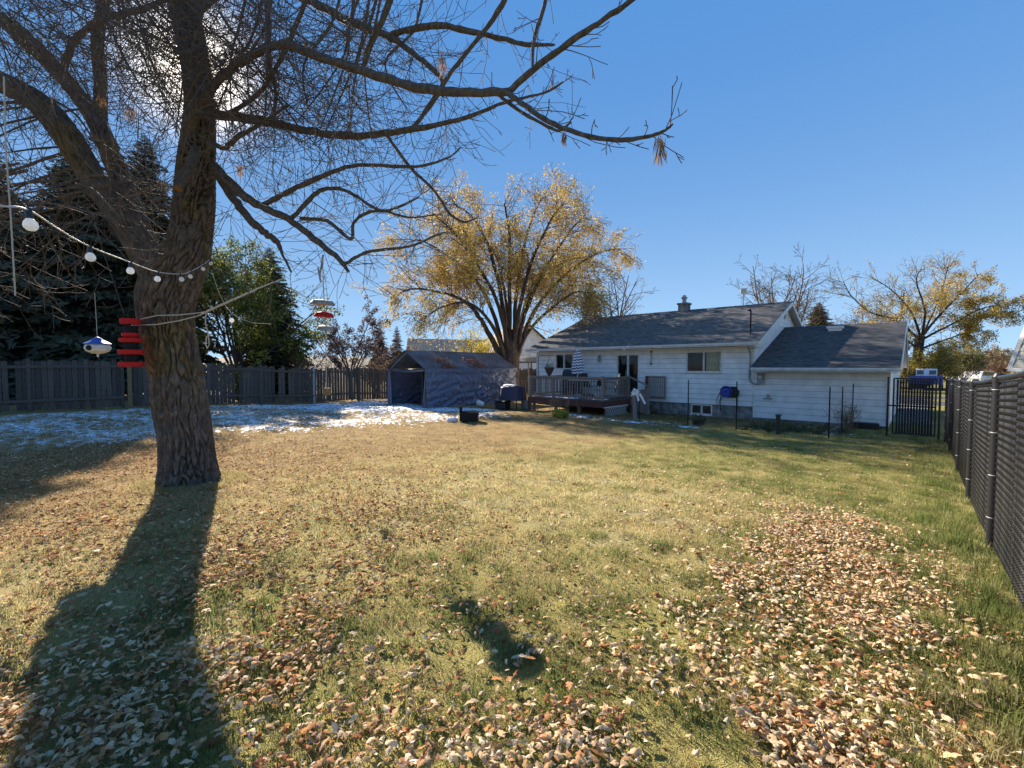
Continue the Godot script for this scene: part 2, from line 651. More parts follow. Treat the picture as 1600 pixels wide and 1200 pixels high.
func make_ground() -> void:
	var mb := MB.new()
	var half := 120
	var pts := PackedVector3Array()
	var cols := PackedColorArray()
	var line := PackedFloat32Array()
	for k in range(-half, half + 1):
		var a := absf(k)
		line.append(signf(k) * (a * 0.12 + 0.35 * (exp(a * 0.062) - 1)))
	for zz in line:
		for xx in line:
			var x := xx
			var z := zz - 6.0
			pts.append(Vector3(x, gh(x, z), z))
			cols.append(turf_tint(x, z))
	mb.grid(pts, line.size(), line.size(), true, cols)
	var lawn := put("lawn", mb.done(), M.turf)
	tag(lawn, "autumn lawn, straw coloured to the left and greener to the right", "lawn", "", "structure")
	# street beyond the gate
	var st := MB.new()
	var uu := 0.0
	for k in 60:
		var u := 31.0
		var w := 9.0
		var v1 := -60.0 + k * 2.5
		var q := [lotg(u, v1, 0.01), lotg(u, v1 + 2.5, 0.01), lotg(u + w, v1 + 2.5, 0.01), lotg(u + w, v1, 0.01)]
		st.face(q[0], q[1], q[2], q[3], Vector3.UP)
	tag(put("street", st.done(), M.asphalt), "grey asphalt street running past beyond the gate", "street", "", "structure")
	var dw := MB.new()
	for k in 14:
		var u1 := 20.5 + k * 0.75
		dw.face(lotg(u1, -0.4, 0.008), lotg(u1, 3.2, 0.008), lotg(u1 + 0.75, 3.2, 0.008), lotg(u1 + 0.75, -0.4, 0.008), Vector3.UP)
	tag(put("driveway", dw.done(), M.path), "pale concrete driveway seen through the black gate", "driveway", "", "structure")
	# low wooded rise on the horizon
	var hb := MB.new()
	var hp := PackedVector3Array()
	for r in 7:
		for k in 141:
			var a := -1.2 + 2.4 * k / 140.0
			var dist := 230.0 + r * 18.0
			var hgt := sin(PI * minf(r / 4.0, 1.0) * 0.5) * (7.0 + 3.0 * fine.get_noise_2d(k * 0.9, 3.0) + 2.0 * fine.get_noise_2d(k * 4.0, r * 3.0))
			hp.append(Vector3(sin(a) * dist, -0.6 + hgt, -cos(a) * dist))
	hb.grid(hp, 7, 141, false)
	tag(put("hills", hb.done(), mat(0.17, 0.145, 0.10, 0.95, {"tex": T.blotch, "scale": Vector3(0.06, 0.06, 0.06)})), "low brownish wooded rise along the horizon", "hills", "", "structure")


func snow_amount(x: float, z: float) -> float:
	var u := uof(x, z)
	var v := vof(x, z)
	var s := smooth(10.0, 13.2, v) * smooth(-6, -3, u) * smooth(15.5, 12.0, u) * 0.82
	s = maxf(s, 0.62 * smooth(3.6, 2.5, absf(v - 8.0)) * smooth(1.0, 0.3, absf(u - 14.4)))
	s = maxf(s, 0.45 * smooth(1.2, 0.4, absf(v - 2.2)) * smooth(1.0, 0.4, absf(u - 15.4)))
	# strip in the shade of the trunk and under the carport's eave
	var tx := x + 4.3 + (z + 5.5) * -0.72
	s = maxf(s, 0.55 * smooth(0.55, 0.2, absf(tx)) * smooth(-3.6, -4.6, z) * smooth(-6.2, -5.6, z))
	s = maxf(s, 0.7 * smooth(1.6, 0.8, absf(v - 14.4)) * smooth(10.0, 11.0, u) * smooth(15.0, 13.5, u))
	return s


func make_snow() -> void:
	var mb := MB.new()
	var step := 0.045
	var f := FastNoiseLite.new()
	f.noise_type = FastNoiseLite.TYPE_SIMPLEX_SMOOTH
	f.frequency = 5.0
	f.fractal_octaves = 4
	f.fractal_gain = 0.62
	f.seed = 77
	for box in [[-4.5, 15.5, 11.0, 21.9], [13.3, 16.0, 1.0, 11.8], [1.5, 4.4, 3.9, 7.0]]:
		var nu := int((box[1] - box[0]) / step)
		var nv := int((box[3] - box[2]) / step)
		var row := {}
		for a in nu:
			for b in nv:
				var u: float = box[0] + a * step
				var v: float = box[2] + b * step
				var x := UX * u + UZ * v
				var z := UZ * u - UX * v
				var s := snow_amount(x, z)
				if s < 0.05:
					continue
				var e := f.get_noise_2d(x, z) * 0.95 + fine.get_noise_2d(x * 1.3, z * 1.3) * 0.5 + s - 0.55
				if e < 0:
					continue
				mb.col = Color.WHITE
				var y := gh(x, z) + 0.006 + minf(e, 0.5) * 0.04
				row[Vector2i(a, b)] = mb.vert(Vector3(x, y, z), Vector3(f.get_noise_2d(x * 3, z * 3 + 9) * 0.5, 1, f.get_noise_2d(x * 3 + 40, z * 3) * 0.5).normalized())
		for key in row:
			var p: int = row[key]
			var q1: int = row.get(key + Vector2i(1, 0), -1)
			var q2: int = row.get(key + Vector2i(1, 1), -1)
			var q3: int = row.get(key + Vector2i(0, 1), -1)
			if q1 >= 0 and q2 >= 0:
				mb.i.append_array(PackedInt32Array([p, q2, q1]))
			if q2 >= 0 and q3 >= 0:
				mb.i.append_array(PackedInt32Array([p, q3, q2]))
	tag(put("snow", mb.done(), M.snow), "thin patchy snow lying on the shaded lawn by the fence and garden", "snow", "", "stuff")


func leaf_mesh(length: float, width: float, curl: float, fold: float, twist: float) -> ArrayMesh:
	var mb := MB.new()
	var p := PackedVector3Array()
	var rows := 8
	var hook := rng.randf_range(-0.25, 0.25) * length
	var edge := rng.randf() * 9.0
	for r in rows:
		var s := float(r) / (rows - 1)
		var w := width * pow(maxf(sin(PI * pow(clampf(s * 0.97 + 0.02, 0, 1), 0.8)), 0.0), 1.15)
		if r == rows - 1:
			w = 0.001
		for q in 3:
			var o := (q - 1) * w * 0.5 * (1.0 + 0.3 * sin(s * 17.0 + edge + q * 2.0))
			var y := curl * (s - 0.5) * (s - 0.5) * length + absf(q - 1) * fold * w + twist * o * (s - 0.5) + 0.06 * width * sin(s * 13.0 + q * 2.6 + edge)
			p.append(Vector3(o + hook * s * s, y, (s - 0.5) * length))
	mb.grid(p, rows, 3, true)
	if curl > 0.3:
		mb.tube([Vector3(0, curl * 0.25 * length, -0.5 * length), Vector3(0.004, curl * 0.3 * length, -0.75 * length)], [0.0012, 0.0008], 3, false)
	return mb.done()


func litter_density(x: float, z: float) -> float:
	# raked-looking drift on the right, a heap at bottom left, a thin scatter elsewhere (leaves per square metre)
	var d := -z
	var s := clampf((d - 1.3) / 3.6, 0, 1)
	var cx := lerpf(1.05, 3.5, s)
	var w := lerpf(1.2, 0.5, s)
	var clump := 0.62 + fine.get_noise_2d(x * 1.7 + 9, z * 1.7) * 0.35 + fine.get_noise_2d(x * 5.0, z * 5.0) * 0.85
	var drift := 330.0 * exp(-pow((x - cx) / w, 2.0)) * smooth(5.6, 4.3, d)
	drift += 150.0 * exp(-pow((x + 0.2) / 0.7, 2.0)) * smooth(2.6, 1.7, d)
	var heap := 330.0 * exp(-pow((x + 1.9) / 1.15, 2.0) - pow((d - 2.0) / 0.75, 2.0))
	heap += 130.0 * exp(-pow((x + 2.0) / 1.3, 2.0) - pow((d - 3.6) / 1.3, 2.0))
	heap += 150.0 * exp(-pow((x + 4.6) / 1.2, 2.0) - pow((d - 4.2) / 1.0, 2.0))
	var brown := 150.0 * smooth(7.0, 9.5, vof(x, z)) * smooth(14.0, 11.5, vof(x, z)) * smooth(-7.0, -2.5, uof(x, z)) * smooth(4.0, 2.0, uof(x, z))
	var mid := 62.0 * smooth(9.0, 4.5, d) * smooth(4.0, 2.0, absf(x - 0.9)) + 40.0 * smooth(11.0, 6.0, d) * smooth(3.4, 0.0, absf(x + 2.0))
	var right := 55.0 * smooth(9.5, 5.0, d) * smooth(0.2, 1.6, x) * smooth(0.2, 1.2, vof(x, z))
	var left := 75.0 * smooth(1.2, -1.5, x) * smooth(13.0, 8.5, d)
	var bx := x + 3.3 + (-z - 7.15) * 0.894
	var band := 110.0 * exp(-pow(bx / 0.75, 2.0)) * smooth(3.8, 5.0, d) * smooth(10.5, 8.5, d)
	var thin := 14.0 * smooth(17.0, 9.0, d) + 4.0
	var keep := smooth(-0.1, 0.35, vof(x, z) + 0.45)
	return maxf(0.0, (drift * 7.0 + heap * 5.5 + brown * 2.8 + mid * 1.2 + right * 1.4 + band * 2.0 + left + thin * 2.0) * maxf(clump, 0.03)) * keep


func make_leaves() -> void:
	var kinds := []
	for k in 8:
		kinds.append(leaf_mesh(rng.randf_range(0.046, 0.086), rng.randf_range(0.022, 0.04), rng.randf_range(-1.6, 1.7), rng.randf_range(-0.6, 0.65), rng.randf_range(-1.6, 1.6)))
	var tones := [Color(0.58, 0.39, 0.22), Color(0.68, 0.50, 0.30), Color(0.44, 0.24, 0.11), Color(0.28, 0.12, 0.055), Color(0.74, 0.59, 0.39), Color(0.52, 0.34, 0.19), Color(0.50, 0.25, 0.10)]
	var lots := []
	var cell := 0.5
	for a in range(-44, 44):
		for b in range(0, 44):
			var x := a * cell
			var z := -b * cell
			if absf(x) > 1.25 * (-z + 1.0) + 0.8:
				continue
			var want := litter_density(x + cell * 0.5, z - cell * 0.5) * cell * cell
			var count := int(want) + (1 if rng.randf() < want - int(want) else 0)
			for k in count:
				var p := Vector3(x + rng.randf() * cell, 0, z - rng.randf() * cell)
				var u := uof(p.x, p.z)
				var v := vof(p.x, p.z)
				if u > 17.6 and v > 0.4 or v > 21.5:
					continue
				var thick := clampf(litter_density(p.x, p.z) / 330.0, 0.0, 1.0)
				p.y = gh(p.x, p.z) + rng.randf_range(0.016, 0.04) + thick * rng.randf_range(0.0, 0.045)
				lots.append(p)
	var near := lots.duplicate()
	near.sort_custom(func(p, q): return p.length_squared() < q.length_squared())
	# leaves that the frame shows largest become pieces of their own
	var leafmats := []
	for c in tones:
		leafmats.append(mat(c.r, c.g, c.b, 0.9, {"back": 0.8, "spec": 0.15}))
	var single := {}
	var lawn: Node = get_node("lawn")
	var made := 0
	for k in near.size():
		var p: Vector3 = near[k]
		var vis := -p.z > 1.62 and absf(p.x) < 1.13 * -p.z
		var b := leaf_basis()
		if vis and made < 300 and rng.randf() < 0.85:
			made += 1
			put("fallen_leaf", kinds[rng.randi() % 8], leafmats[rng.randi() % 7], lawn, p, b)
			single[k] = true
	var xs := []
	for j in 8:
		xs.append([])
	var cs := []
	for j in 8:
		cs.append([])
	for k in near.size():
		if single.has(k):
			continue
		var j := rng.randi() % 8
		var c: Color = tones[rng.randi() % 7]
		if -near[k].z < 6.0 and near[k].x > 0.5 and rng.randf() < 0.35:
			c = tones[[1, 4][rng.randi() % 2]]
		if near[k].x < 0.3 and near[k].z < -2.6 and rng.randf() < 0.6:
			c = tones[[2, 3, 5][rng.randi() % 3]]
		c = c * rng.randf_range(0.75, 1.2)
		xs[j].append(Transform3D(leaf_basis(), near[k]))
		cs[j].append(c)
	var litter := thing("leaf_litter", "dry tan and brown leaves scattered thickly over the lawn", "fallen leaves")
	litter.set_meta("kind", "stuff")
	for j in 8:
		many("leaves", kinds[j], M.leaf, xs[j], cs[j], litter)


func leaf_basis() -> Basis:
	var b := Basis(Vector3.UP, rng.randf() * TAU) * Basis(Vector3.RIGHT, rng.randfn(0, 0.2)) * Basis(Vector3.BACK, rng.randfn(0, 0.32))
	return b.scaled(Vector3.ONE * (rng.randf_range(0.38, 0.72) if rng.randf() < 0.76 else rng.randf_range(0.65, 1.0)))


func tuft_mesh(blades: int, h: float, spread: float) -> ArrayMesh:
	var mb := MB.new()
	for k in blades:
		var a := rng.randf() * TAU
		var r := spread * sqrt(rng.randf())
		var p := Vector3(cos(a) * r, -0.01, sin(a) * r)
		var lean := Vector3(rng.randfn(0, 0.5), 0, rng.randfn(0, 0.5))
		var hh := h * rng.randf_range(0.5, 1.15)
		var side := Vector3(cos(a * 3.1), 0, sin(a * 3.1)) * 0.0022
		var mid := p + Vector3.UP * hh * 0.6 + lean * hh * 0.35
		var tip := p + Vector3.UP * hh * 0.85 + lean * hh * 1.1
		var g := rng.randf_range(0.6, 1.15)
		mb.col = Color(g, g * rng.randf_range(0.92, 1.0), g * rng.randf_range(0.7, 1.0))
		mb.quad(p - side, p + side, mid + side * 0.8, mid - side * 0.8)
		mb.tri(mid - side * 0.8, mid + side * 0.8, tip)
	return mb.done()


func make_grass() -> void:
	var kinds := []
	for k in 5:
		kinds.append(tuft_mesh(40, 0.055, 0.095))
	var xs := [[], [], [], [], []]
	var cs := [[], [], [], [], []]
	for a in range(-60, 60):
		for b in range(0, 64):
			var x := a * 0.3
			var z := -b * 0.3 - 0.9
			var d := -z
			if absf(x) > 1.2 * d + 0.6 or d > 18:
				continue
			var snowy := 1.0 + 2.5 * snow_amount(x, z)
			var want := snowy * clampf(13.0 - d * 1.1, 1.4, 12.0)
			var count := int(want) + (1 if rng.randf() < want - int(want) else 0)
			for k in count:
				var p := Vector3(x + rng.randf() * 0.3, 0, z - rng.randf() * 0.3)
				var v := vof(p.x, p.z)
				if uof(p.x, p.z) > 17.9 or v > 22.0 or Vector2(p.x + 4.41, p.z + 6.12).length() < 0.42:
					continue
				p.y = gh(p.x, p.z)
				var g := green_share(p.x, p.z)
				var clumpy := fine.get_noise_2d(p.x * 9.0, p.z * 9.0)
				var s := rng.randf_range(0.65, 1.35) * (1.0 + 1.2 * clumpy) * (1.0 + 1.3 * smooth(0.25, -0.35, absf(v + 0.3) - 0.3))
				var c := Color(0.72, 0.61, 0.34).lerp(Color(0.175, 0.225, 0.07), clampf(g * 0.9 + clumpy * 0.9 + rng.randfn(0, 0.25), 0, 1))
				c = c.lerp(Color(0.42, 0.30, 0.18), 0.7 * smooth(4.0, 8.0, v))
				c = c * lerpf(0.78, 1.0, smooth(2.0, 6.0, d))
				s *= 0.7 + 0.3 * snowy
				var j := rng.randi() % 5
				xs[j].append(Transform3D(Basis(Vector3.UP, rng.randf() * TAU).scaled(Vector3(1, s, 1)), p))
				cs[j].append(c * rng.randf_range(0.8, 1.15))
	var turf := thing("grass", "short dry straw and green grass blades of the lawn", "grass")
	turf.set_meta("kind", "stuff")
	for k in 260:
		var an := rng.randf() * TAU
		var p := onground(Vector3(-4.41 + cos(an) * rng.randf_range(0.42, 0.62), 0, -6.12 + sin(an) * rng.randf_range(0.42, 0.62)))
		var j := rng.randi() % 5
		xs[j].append(Transform3D(Basis(Vector3.UP, rng.randf() * TAU).scaled(Vector3(1, rng.randf_range(1.0, 2.2), 1)), p))
		cs[j].append(Color(0.50, 0.42, 0.22) * rng.randf_range(0.7, 1.1))
	for j in 5:
		many("blades", kinds[j], M.blade, xs[j], cs[j], turf)


# ---------- trees ----------
# a wavy limb through points given as [px, py, distance, width in photo pixels]
func limb_points(spec: Array, thin := 1.0) -> Array:
	var ctl := []
	var rad := []
	for s in spec:
		ctl.append(at(s[0], s[1], s[2]))
		rad.append(s[3] * 0.5 / 700.0 * s[2] / sqrt(1.0 + pow((s[0] - 800.0) / 700.0, 2.0)) * thin)
	var pts := []
	var rads := []
	var nn := ctl.size()
	for k in nn - 1:
		var p0: Vector3 = ctl[maxi(k - 1, 0)]
		var p1: Vector3 = ctl[k]
		var p2: Vector3 = ctl[k + 1]
		var p3: Vector3 = ctl[mini(k + 2, nn - 1)]
		for j in 5:
			var t := j / 5.0
			pts.append(p1.cubic_interpolate(p2, p0, p3, t))
			rads.append(lerpf(rad[k], rad[k + 1], t))
	pts.append(ctl[nn - 1])
	rads.append(rad[nn - 1])
	return [pts, rads]


func knotty(pts: Array, rads: Array, amount := 0.25) -> void:
	for k in pts.size():
		var r: float = rads[k]
		rads[k] = r * (1.0 + amount * (rng.randf() - 0.35))
		if k > 0 and k < pts.size() - 1:
			pts[k] = pts[k] + rv(r * 0.22)


# furrowed bark worked into the surface of a thick limb
func bark_tube(mb: MB, spec: Array, sides: int, step: float, depth: float, base_flare := 0.0) -> Array:
	var lp := limb_points(spec)
	var ps: Array = lp[0]
	var rs: Array = lp[1]
	var pts := []
	var rads := []
	for k in ps.size() - 1:
		var seg: float = (ps[k + 1] - ps[k]).length()
		var m := maxi(1, int(seg / step))
		for j in m:
			pts.append(ps[k].lerp(ps[k + 1], float(j) / m))
			rads.append(lerpf(rs[k], rs[k + 1], float(j) / m))
	var f := FastNoiseLite.new()
	f.noise_type = FastNoiseLite.TYPE_SIMPLEX_SMOOTH
	f.frequency = 1.0
	f.fractal_octaves = 1
	f.seed = 3
	f.fractal_type = FastNoiseLite.FRACTAL_NONE
	var f2: FastNoiseLite = f.duplicate()
	f2.seed = 8
	var x := Vector3.RIGHT
	var p := PackedVector3Array()
	var cols := PackedColorArray()
	var along := 0.0
	for k in pts.size():
		var d: Vector3 = (pts[mini(k + 1, pts.size() - 1)] - pts[maxi(k - 1, 0)]).normalized()
		if k > 0:
			along += (pts[k] - pts[k - 1]).length()
		x = (x - d * x.dot(d)).normalized()
		var y := d.cross(x)
		for j in sides + 1:
			var a := TAU * (j % sides) / sides
			var o := x * cos(a) + y * sin(a)
			var r: float = rads[k]
			var q := Vector3(cos(a) * r, 0, sin(a) * r)
			# domain-warped ridges that run along the limb, braid and break
			var wob: float = f2.get_noise_3d(q.x * 7, along * 3.2, q.z * 7) * 0.32
			var n1 := absf(f.get_noise_3d(q.x * 13.5 + wob, along * 2.7 + wob, q.z * 13.5))
			var n2 := absf(f2.get_noise_3d(q.x * 21 + 5, along * 6.5, q.z * 21 + wob))
			var ridge := minf(1.0, n1 * 4.0) * 0.78 + minf(1.0, n2 * 2.6) * 0.22
			var lump := f.get_noise_3d(q.x * 2.0, along * 0.9, q.z * 2.0 + 20) * 0.065
			var fl := 1.0
			if base_flare > 0:
				fl += base_flare * exp(-along / 0.22) * (0.75 + 0.45 * sin(a * 5.0 + 0.7) + 0.25 * sin(a * 3.0))
			p.append(pts[k] + o * (r * fl * (1.0 + lump) + (ridge - 0.6) * depth * (1.0 + 0.4 * f.get_noise_3d(q.x * 1.5 + 9, along * 0.8, q.z * 1.5))))
			var c := Color(0.215, 0.18, 0.15)
			var lich := smooth(0.12, 0.5, f2.get_noise_3d(q.x * 2.2, along * 1.6 + 7, q.z * 2.2)) * smooth(0.9, 2.0, along)
			c = c.lerp(Color(0.26, 0.20, 0.07), lich * 0.6)
			c = c * (0.9 + 0.35 * n2)
			cols.append(c)
	mb.grid(p, pts.size(), sides + 1, false, cols)
	return [pts, rads]


func grow(mb: MB, tips: Array, p: Vector3, dir: Vector3, length: float, r: float, lvl: int, o: Dictionary) -> void:
	var seg: float = o.seg[lvl]
	var m := maxi(3, int(length / seg))
	var pts := [p]
	var rads := [r]
	var d := dir
	var bow: Vector3 = rv(1.0) * o.bow[lvl]
	for k in m:
		d = (d + rv(o.wig[lvl]) + bow / m + Vector3.UP * (o.up[lvl] / m) * (0.3 + 1.4 * k / m)).normalized()
		p = p + d * (length / m)
		pts.append(p)
		rads.append(maxf(r * (1.0 - 0.7 * float(k + 1) / m), o.get("floor", 0.0)))
	if r > o.min_r:
		mb.tube(pts, rads, o.sides[lvl], false)
	if lvl >= o.tip_from:
		for k in range(1, pts.size()):
			tips.append(pts[k])
	if lvl + 1 >= o.seg.size():
		return
	var kids: int = maxi(1, int(o.kids[lvl] * length + rng.randf()))
	for k in kids:
		var t: float = lerpf(o.start, 0.97, (k + rng.randf()) / kids)
		var fi := t * m
		var i0 := mini(int(fi), m - 1)
		var q: Vector3 = pts[i0].lerp(pts[i0 + 1], fi - i0)
		var dd: Vector3 = (pts[i0 + 1] - pts[i0]).normalized()
		var side := dd.cross(rv(1.0)).normalized()
		var ang: float = o.ang * rng.randf_range(0.7, 1.3)
		var nd := (dd * cos(ang) + side * sin(ang)).normalized()
		grow(mb, tips, q, nd, length * o.ratio * (1.0 - 0.55 * t) * rng.randf_range(0.6, 1.3), rads[i0] * 0.62, lvl + 1, o)


func twigs_along(mb: MB, tips: Array, pts: Array, per_m: float, len0: float, r_max: float, o: Dictionary, from := 0.1) -> void:
	var total := 0.0
	for k in pts.size() - 1:
		total += (pts[k + 1] - pts[k]).length()
	var count := int(per_m * total)
	for k in count:
		var t := lerpf(from, 1.0, (k + rng.randf()) / count)
		var fi := t * (pts.size() - 1)
		var i0 := mini(int(fi), pts.size() - 2)
		var q: Vector3 = pts[i0].lerp(pts[i0 + 1], fi - i0)
		var dd: Vector3 = (pts[i0 + 1] - pts[i0]).normalized()
		var side := dd.cross(rv(1.0)).normalized()
		var ang := rng.randf_range(0.6, 1.2)
		grow(mb, tips, q, (dd * cos(ang) + side * sin(ang)).normalized(), len0 * rng.randf_range(0.35, 1.25) * (1.15 - 0.6 * t), r_max * rng.randf_range(0.6, 1.1), 0, o)


func make_ash() -> void:
	var root := thing("ash_tree", "big bare ash tree with furrowed trunk at the left of the lawn", "tree", onground(Vector3(-4.41, 0, -6.12)))
	var off := root.position
	var tw := MB.new()
	var tips := []
	var opt := {"seg": [0.07, 0.055, 0.045], "wig": [0.09, 0.12, 0.14], "bow": [0.45, 0.5, 0.4], "up": [0.25, 0.45, 0.3], "sides": [4, 3, 3], "kids": [3.4, 3.2], "start": 0.15, "ang": 0.85, "ratio": 0.62, "min_r": 0.0, "tip_from": 9, "floor": 0.003}
	# trunk and the thick stems: bark in relief
	var mb := MB.new()
	var tr := bark_tube(mb, [[295, 772, 6.12, 102], [297, 755, 6.12, 94], [294, 720, 6.12, 84], [289, 680, 6.1, 80], [283, 640, 6.1, 80], [277, 600, 6.08, 81], [268, 540, 6.05, 77], [262, 500, 6.03, 80], [263, 465, 6.0, 88], [274, 430, 6.0, 86], [289, 400, 6.0, 74], [299, 360, 6.0, 60], [303, 320, 6.02, 56], [306, 260, 6.05, 52], [311, 200, 6.1, 47], [312, 150, 6.1, 42], [303, 90, 6.15, 38], [295, 30, 6.2, 35], [290, -30, 6.25, 32], [286, -120, 6.3, 26], [290, -250, 6.4, 18], [300, -400, 6.6, 8]], 270, 0.014, 0.082, 0.22)
	put("trunk", shifted(mb, off), M.bark, root)
	twigs_along(tw, tips, tr[0].slice(int(tr[0].size() * 0.45)), 8, 1.4, 0.0075, opt)
	var stems := [
		[[262, 475, 6.0, 58], [247, 430, 6.0, 58], [226, 395, 5.95, 54], [200, 355, 5.9, 47], [175, 320, 5.85, 44], [150, 285, 5.8, 43], [125, 245, 5.75, 46], [100, 205, 5.7, 46], [65, 165, 5.65, 45], [25, 140, 5.6, 45], [-20, 118, 5.5, 44], [-80, 85, 5.4, 38], [-160, 40, 5.2, 30], [-260, -20, 5.0, 18]],
		[[255, 445, 6.15, 48], [228, 380, 6.3, 38], [203, 320, 6.4, 34], [178, 250, 6.5, 31], [150, 190, 6.6, 30], [115, 140, 6.6, 29], [70, 90, 6.6, 29], [20, 45, 6.6, 29], [-40, 5, 6.6, 28], [-120, -60, 6.6, 18]],
		[[250, 430, 6.3, 34], [210, 345, 6.5, 24], [176, 265, 6.7, 21], [158, 200, 6.8, 20], [157, 130, 6.9, 21], [152, 60, 7.0, 17], [165, -20, 7.1, 13], [150, -120, 7.2, 8]],
	]
	for s in stems:
		var m2 := MB.new()
		var got := bark_tube(m2, s, 120, 0.022, 0.038)
		put("stem", shifted(m2, off), M.bark, root)
		twigs_along(tw, tips, got[0].slice(int(got[0].size() * 0.4)), 6, 1.4, 0.0075, opt)
	var limbs := [
		[[300, 185, 5.75, 13], [292, 130, 5.7, 12], [280, 60, 5.65, 11], [265, 0, 5.6, 11], [255, -60, 5.5, 9], [235, -160, 5.4, 5]],
		[[285, 225, 5.85, 15], [296, 192, 5.6, 18], [320, 155, 5.4, 16], [345, 122, 5.2, 15], [375, 95, 5.0, 15], [410, 78, 4.85, 14], [445, 70, 4.7, 13], [490, 86, 4.5, 13], [540, 102, 4.3, 13], [600, 122, 4.1, 13], [660, 138, 3.9, 13], [720, 144, 3.7, 12], [797, 143, 3.45, 11]],
		[[795, 143, 3.45, 9], [835, 107, 3.4, 9], [885, 70, 3.3, 9], [935, 36, 3.2, 8], [985, 2, 3.1, 8], [1040, -40, 3.0, 6], [1100, -80, 2.9, 4]],
		[[790, 143, 3.45, 8], [820, 165, 3.35, 8], [850, 186, 3.25, 8], [900, 207, 3.1, 7], [960, 219, 2.95, 7], [1005, 215, 2.85, 6], [1035, 206, 2.8, 5], [1051, 194, 2.75, 3]],
		[[775, 146, 3.5, 5], [810, 172, 3.5, 5], [850, 195, 3.45, 4.5], [875, 204, 3.4, 4], [892, 190, 3.4, 2.5]],
		[[310, 176, 5.95, 18], [370, 183, 5.8, 15], [440, 195, 5.6, 13], [500, 208, 5.4, 12], [560, 212, 5.2, 11], [620, 206, 5.0, 9], [690, 193, 4.8, 7], [725, 185, 4.7, 6], [790, 160, 4.6, 4.5], [850, 145, 4.5, 3.5], [880, 128, 4.4, 2.5]],
		[[600, 205, 5.1, 5], [640, 260, 5.1, 5], [680, 300, 5.1, 4.5], [702, 333, 5.1, 4], [725, 347, 5.1, 3.5], [745, 340, 5.1, 2]],
		[[335, 262, 5.95, 19], [365, 292, 5.8, 16], [400, 318, 5.7, 14], [450, 342, 5.6, 12], [490, 372, 5.5, 10], [530, 405, 5.4, 8], [545, 425, 5.4, 5]],
		[[538, 413, 5.4, 6], [560, 400, 5.35, 5], [580, 392, 5.3, 5], [640, 385, 5.2, 4], [680, 368, 5.1, 3], [700, 362, 5.1, 2]],
		[[410, 322, 5.7, 9], [440, 305, 5.6, 8], [480, 286, 5.5, 8], [520, 268, 5.4, 7], [560, 258, 5.3, 6], [650, 260, 5.1, 4.5], [700, 246, 5.0, 3], [720, 230, 5.0, 2]],
		[[455, 343, 5.6, 8], [480, 315, 5.55, 7], [500, 298, 5.5, 7], [525, 294, 5.4, 6], [550, 303, 5.3, 5], [590, 327, 5.2, 4], [620, 325, 5.1, 3], [655, 308, 5.1, 2]],
		[[470, 342, 5.6, 7], [510, 345, 5.5, 6], [548, 374, 5.4, 5], [552, 350, 5.35, 5], [570, 334, 5.3, 5], [600, 330, 5.25, 4], [640, 340, 5.2, 3], [680, 335, 5.1, 2]],
		[[338, 270, 6.0, 16], [365, 310, 6.0, 14], [390, 342, 5.9, 13], [415, 365, 5.9, 12], [432, 376, 5.85, 10], [440, 395, 5.85, 5], [455, 425, 5.8, 3]],
		[[300, 20, 6.2, 20], [380, -40, 6.0, 18], [450, -15, 5.8, 15], [510, 15, 5.6, 13], [560, 40, 5.4, 12], [610, 58, 5.2, 10], [655, 92, 5.1, 8], [690, 125, 5.0, 7], [680, 155, 5.0, 6], [640, 205, 5.0, 5]],
		[[605, 57, 5.2, 8], [640, 46, 5.1, 9], [690, 40, 5.0, 9], [740, 50, 4.9, 8], [790, 62, 4.8, 7], [830, 70, 4.7, 6], [867, 70, 4.7, 3]],
		[[800, -20, 4.6, 8], [770, 30, 4.7, 7], [735, 75, 4.8, 6], [700, 120, 4.9, 6], [660, 180, 5.0, 6], [640, 207, 5.0, 5]],
		[[620, -30, 4.7, 10], [600, 25, 4.8, 9], [580, 70, 4.9, 7], [566, 112, 5.0, 5]],
		[[860, -40, 4.4, 6], [850, 10, 4.4, 6], [835, 60, 4.4, 5], [832, 102, 4.4, 4]],
		[[95, 128, 6.6, 14], [112, 70, 6.6, 13], [150, 35, 6.6, 12], [200, 20, 6.6, 12], [240, 8, 6.6, 10], [300, -30, 6.6, 7]],
		[[415, -30, 5.4, 9], [419, 40, 5.4, 9], [420, 90, 5.5, 8], [430, 140, 5.6, 6], [428, 185, 5.7, 5]],
		[[500, -60, 5.0, 9], [470, 20, 5.1, 8], [440, 90, 5.2, 7], [400, 150, 5.5, 7], [350, 180, 5.8, 7]],
		[[330, 220, 5.9, 9], [350, 232, 5.8, 9], [375, 212, 5.7, 8], [405, 195, 5.5, 6], [450, 165, 5.3, 4]],
	]
	# long straight shoots that hang down through the upper left
	for k in 48:
		var x0 := rng.randf_range(-120, 420)
		var y0 := rng.randf_range(-160, 60)
		var dd := rng.randf_range(4.3, 7.5)
		var dx := rng.randf_range(90, 260)
		var dy := rng.randf_range(90, 250)
		limbs.append([[x0, y0, dd, rng.randf_range(2.5, 5)], [x0 + dx * 0.33, y0 + dy * rng.randf_range(0.25, 0.42), dd - 0.1, 3], [x0 + dx * 0.67, y0 + dy * rng.randf_range(0.6, 0.8), dd - 0.2, 2.3], [x0 + dx, y0 + dy, dd - 0.3, 1.2]])
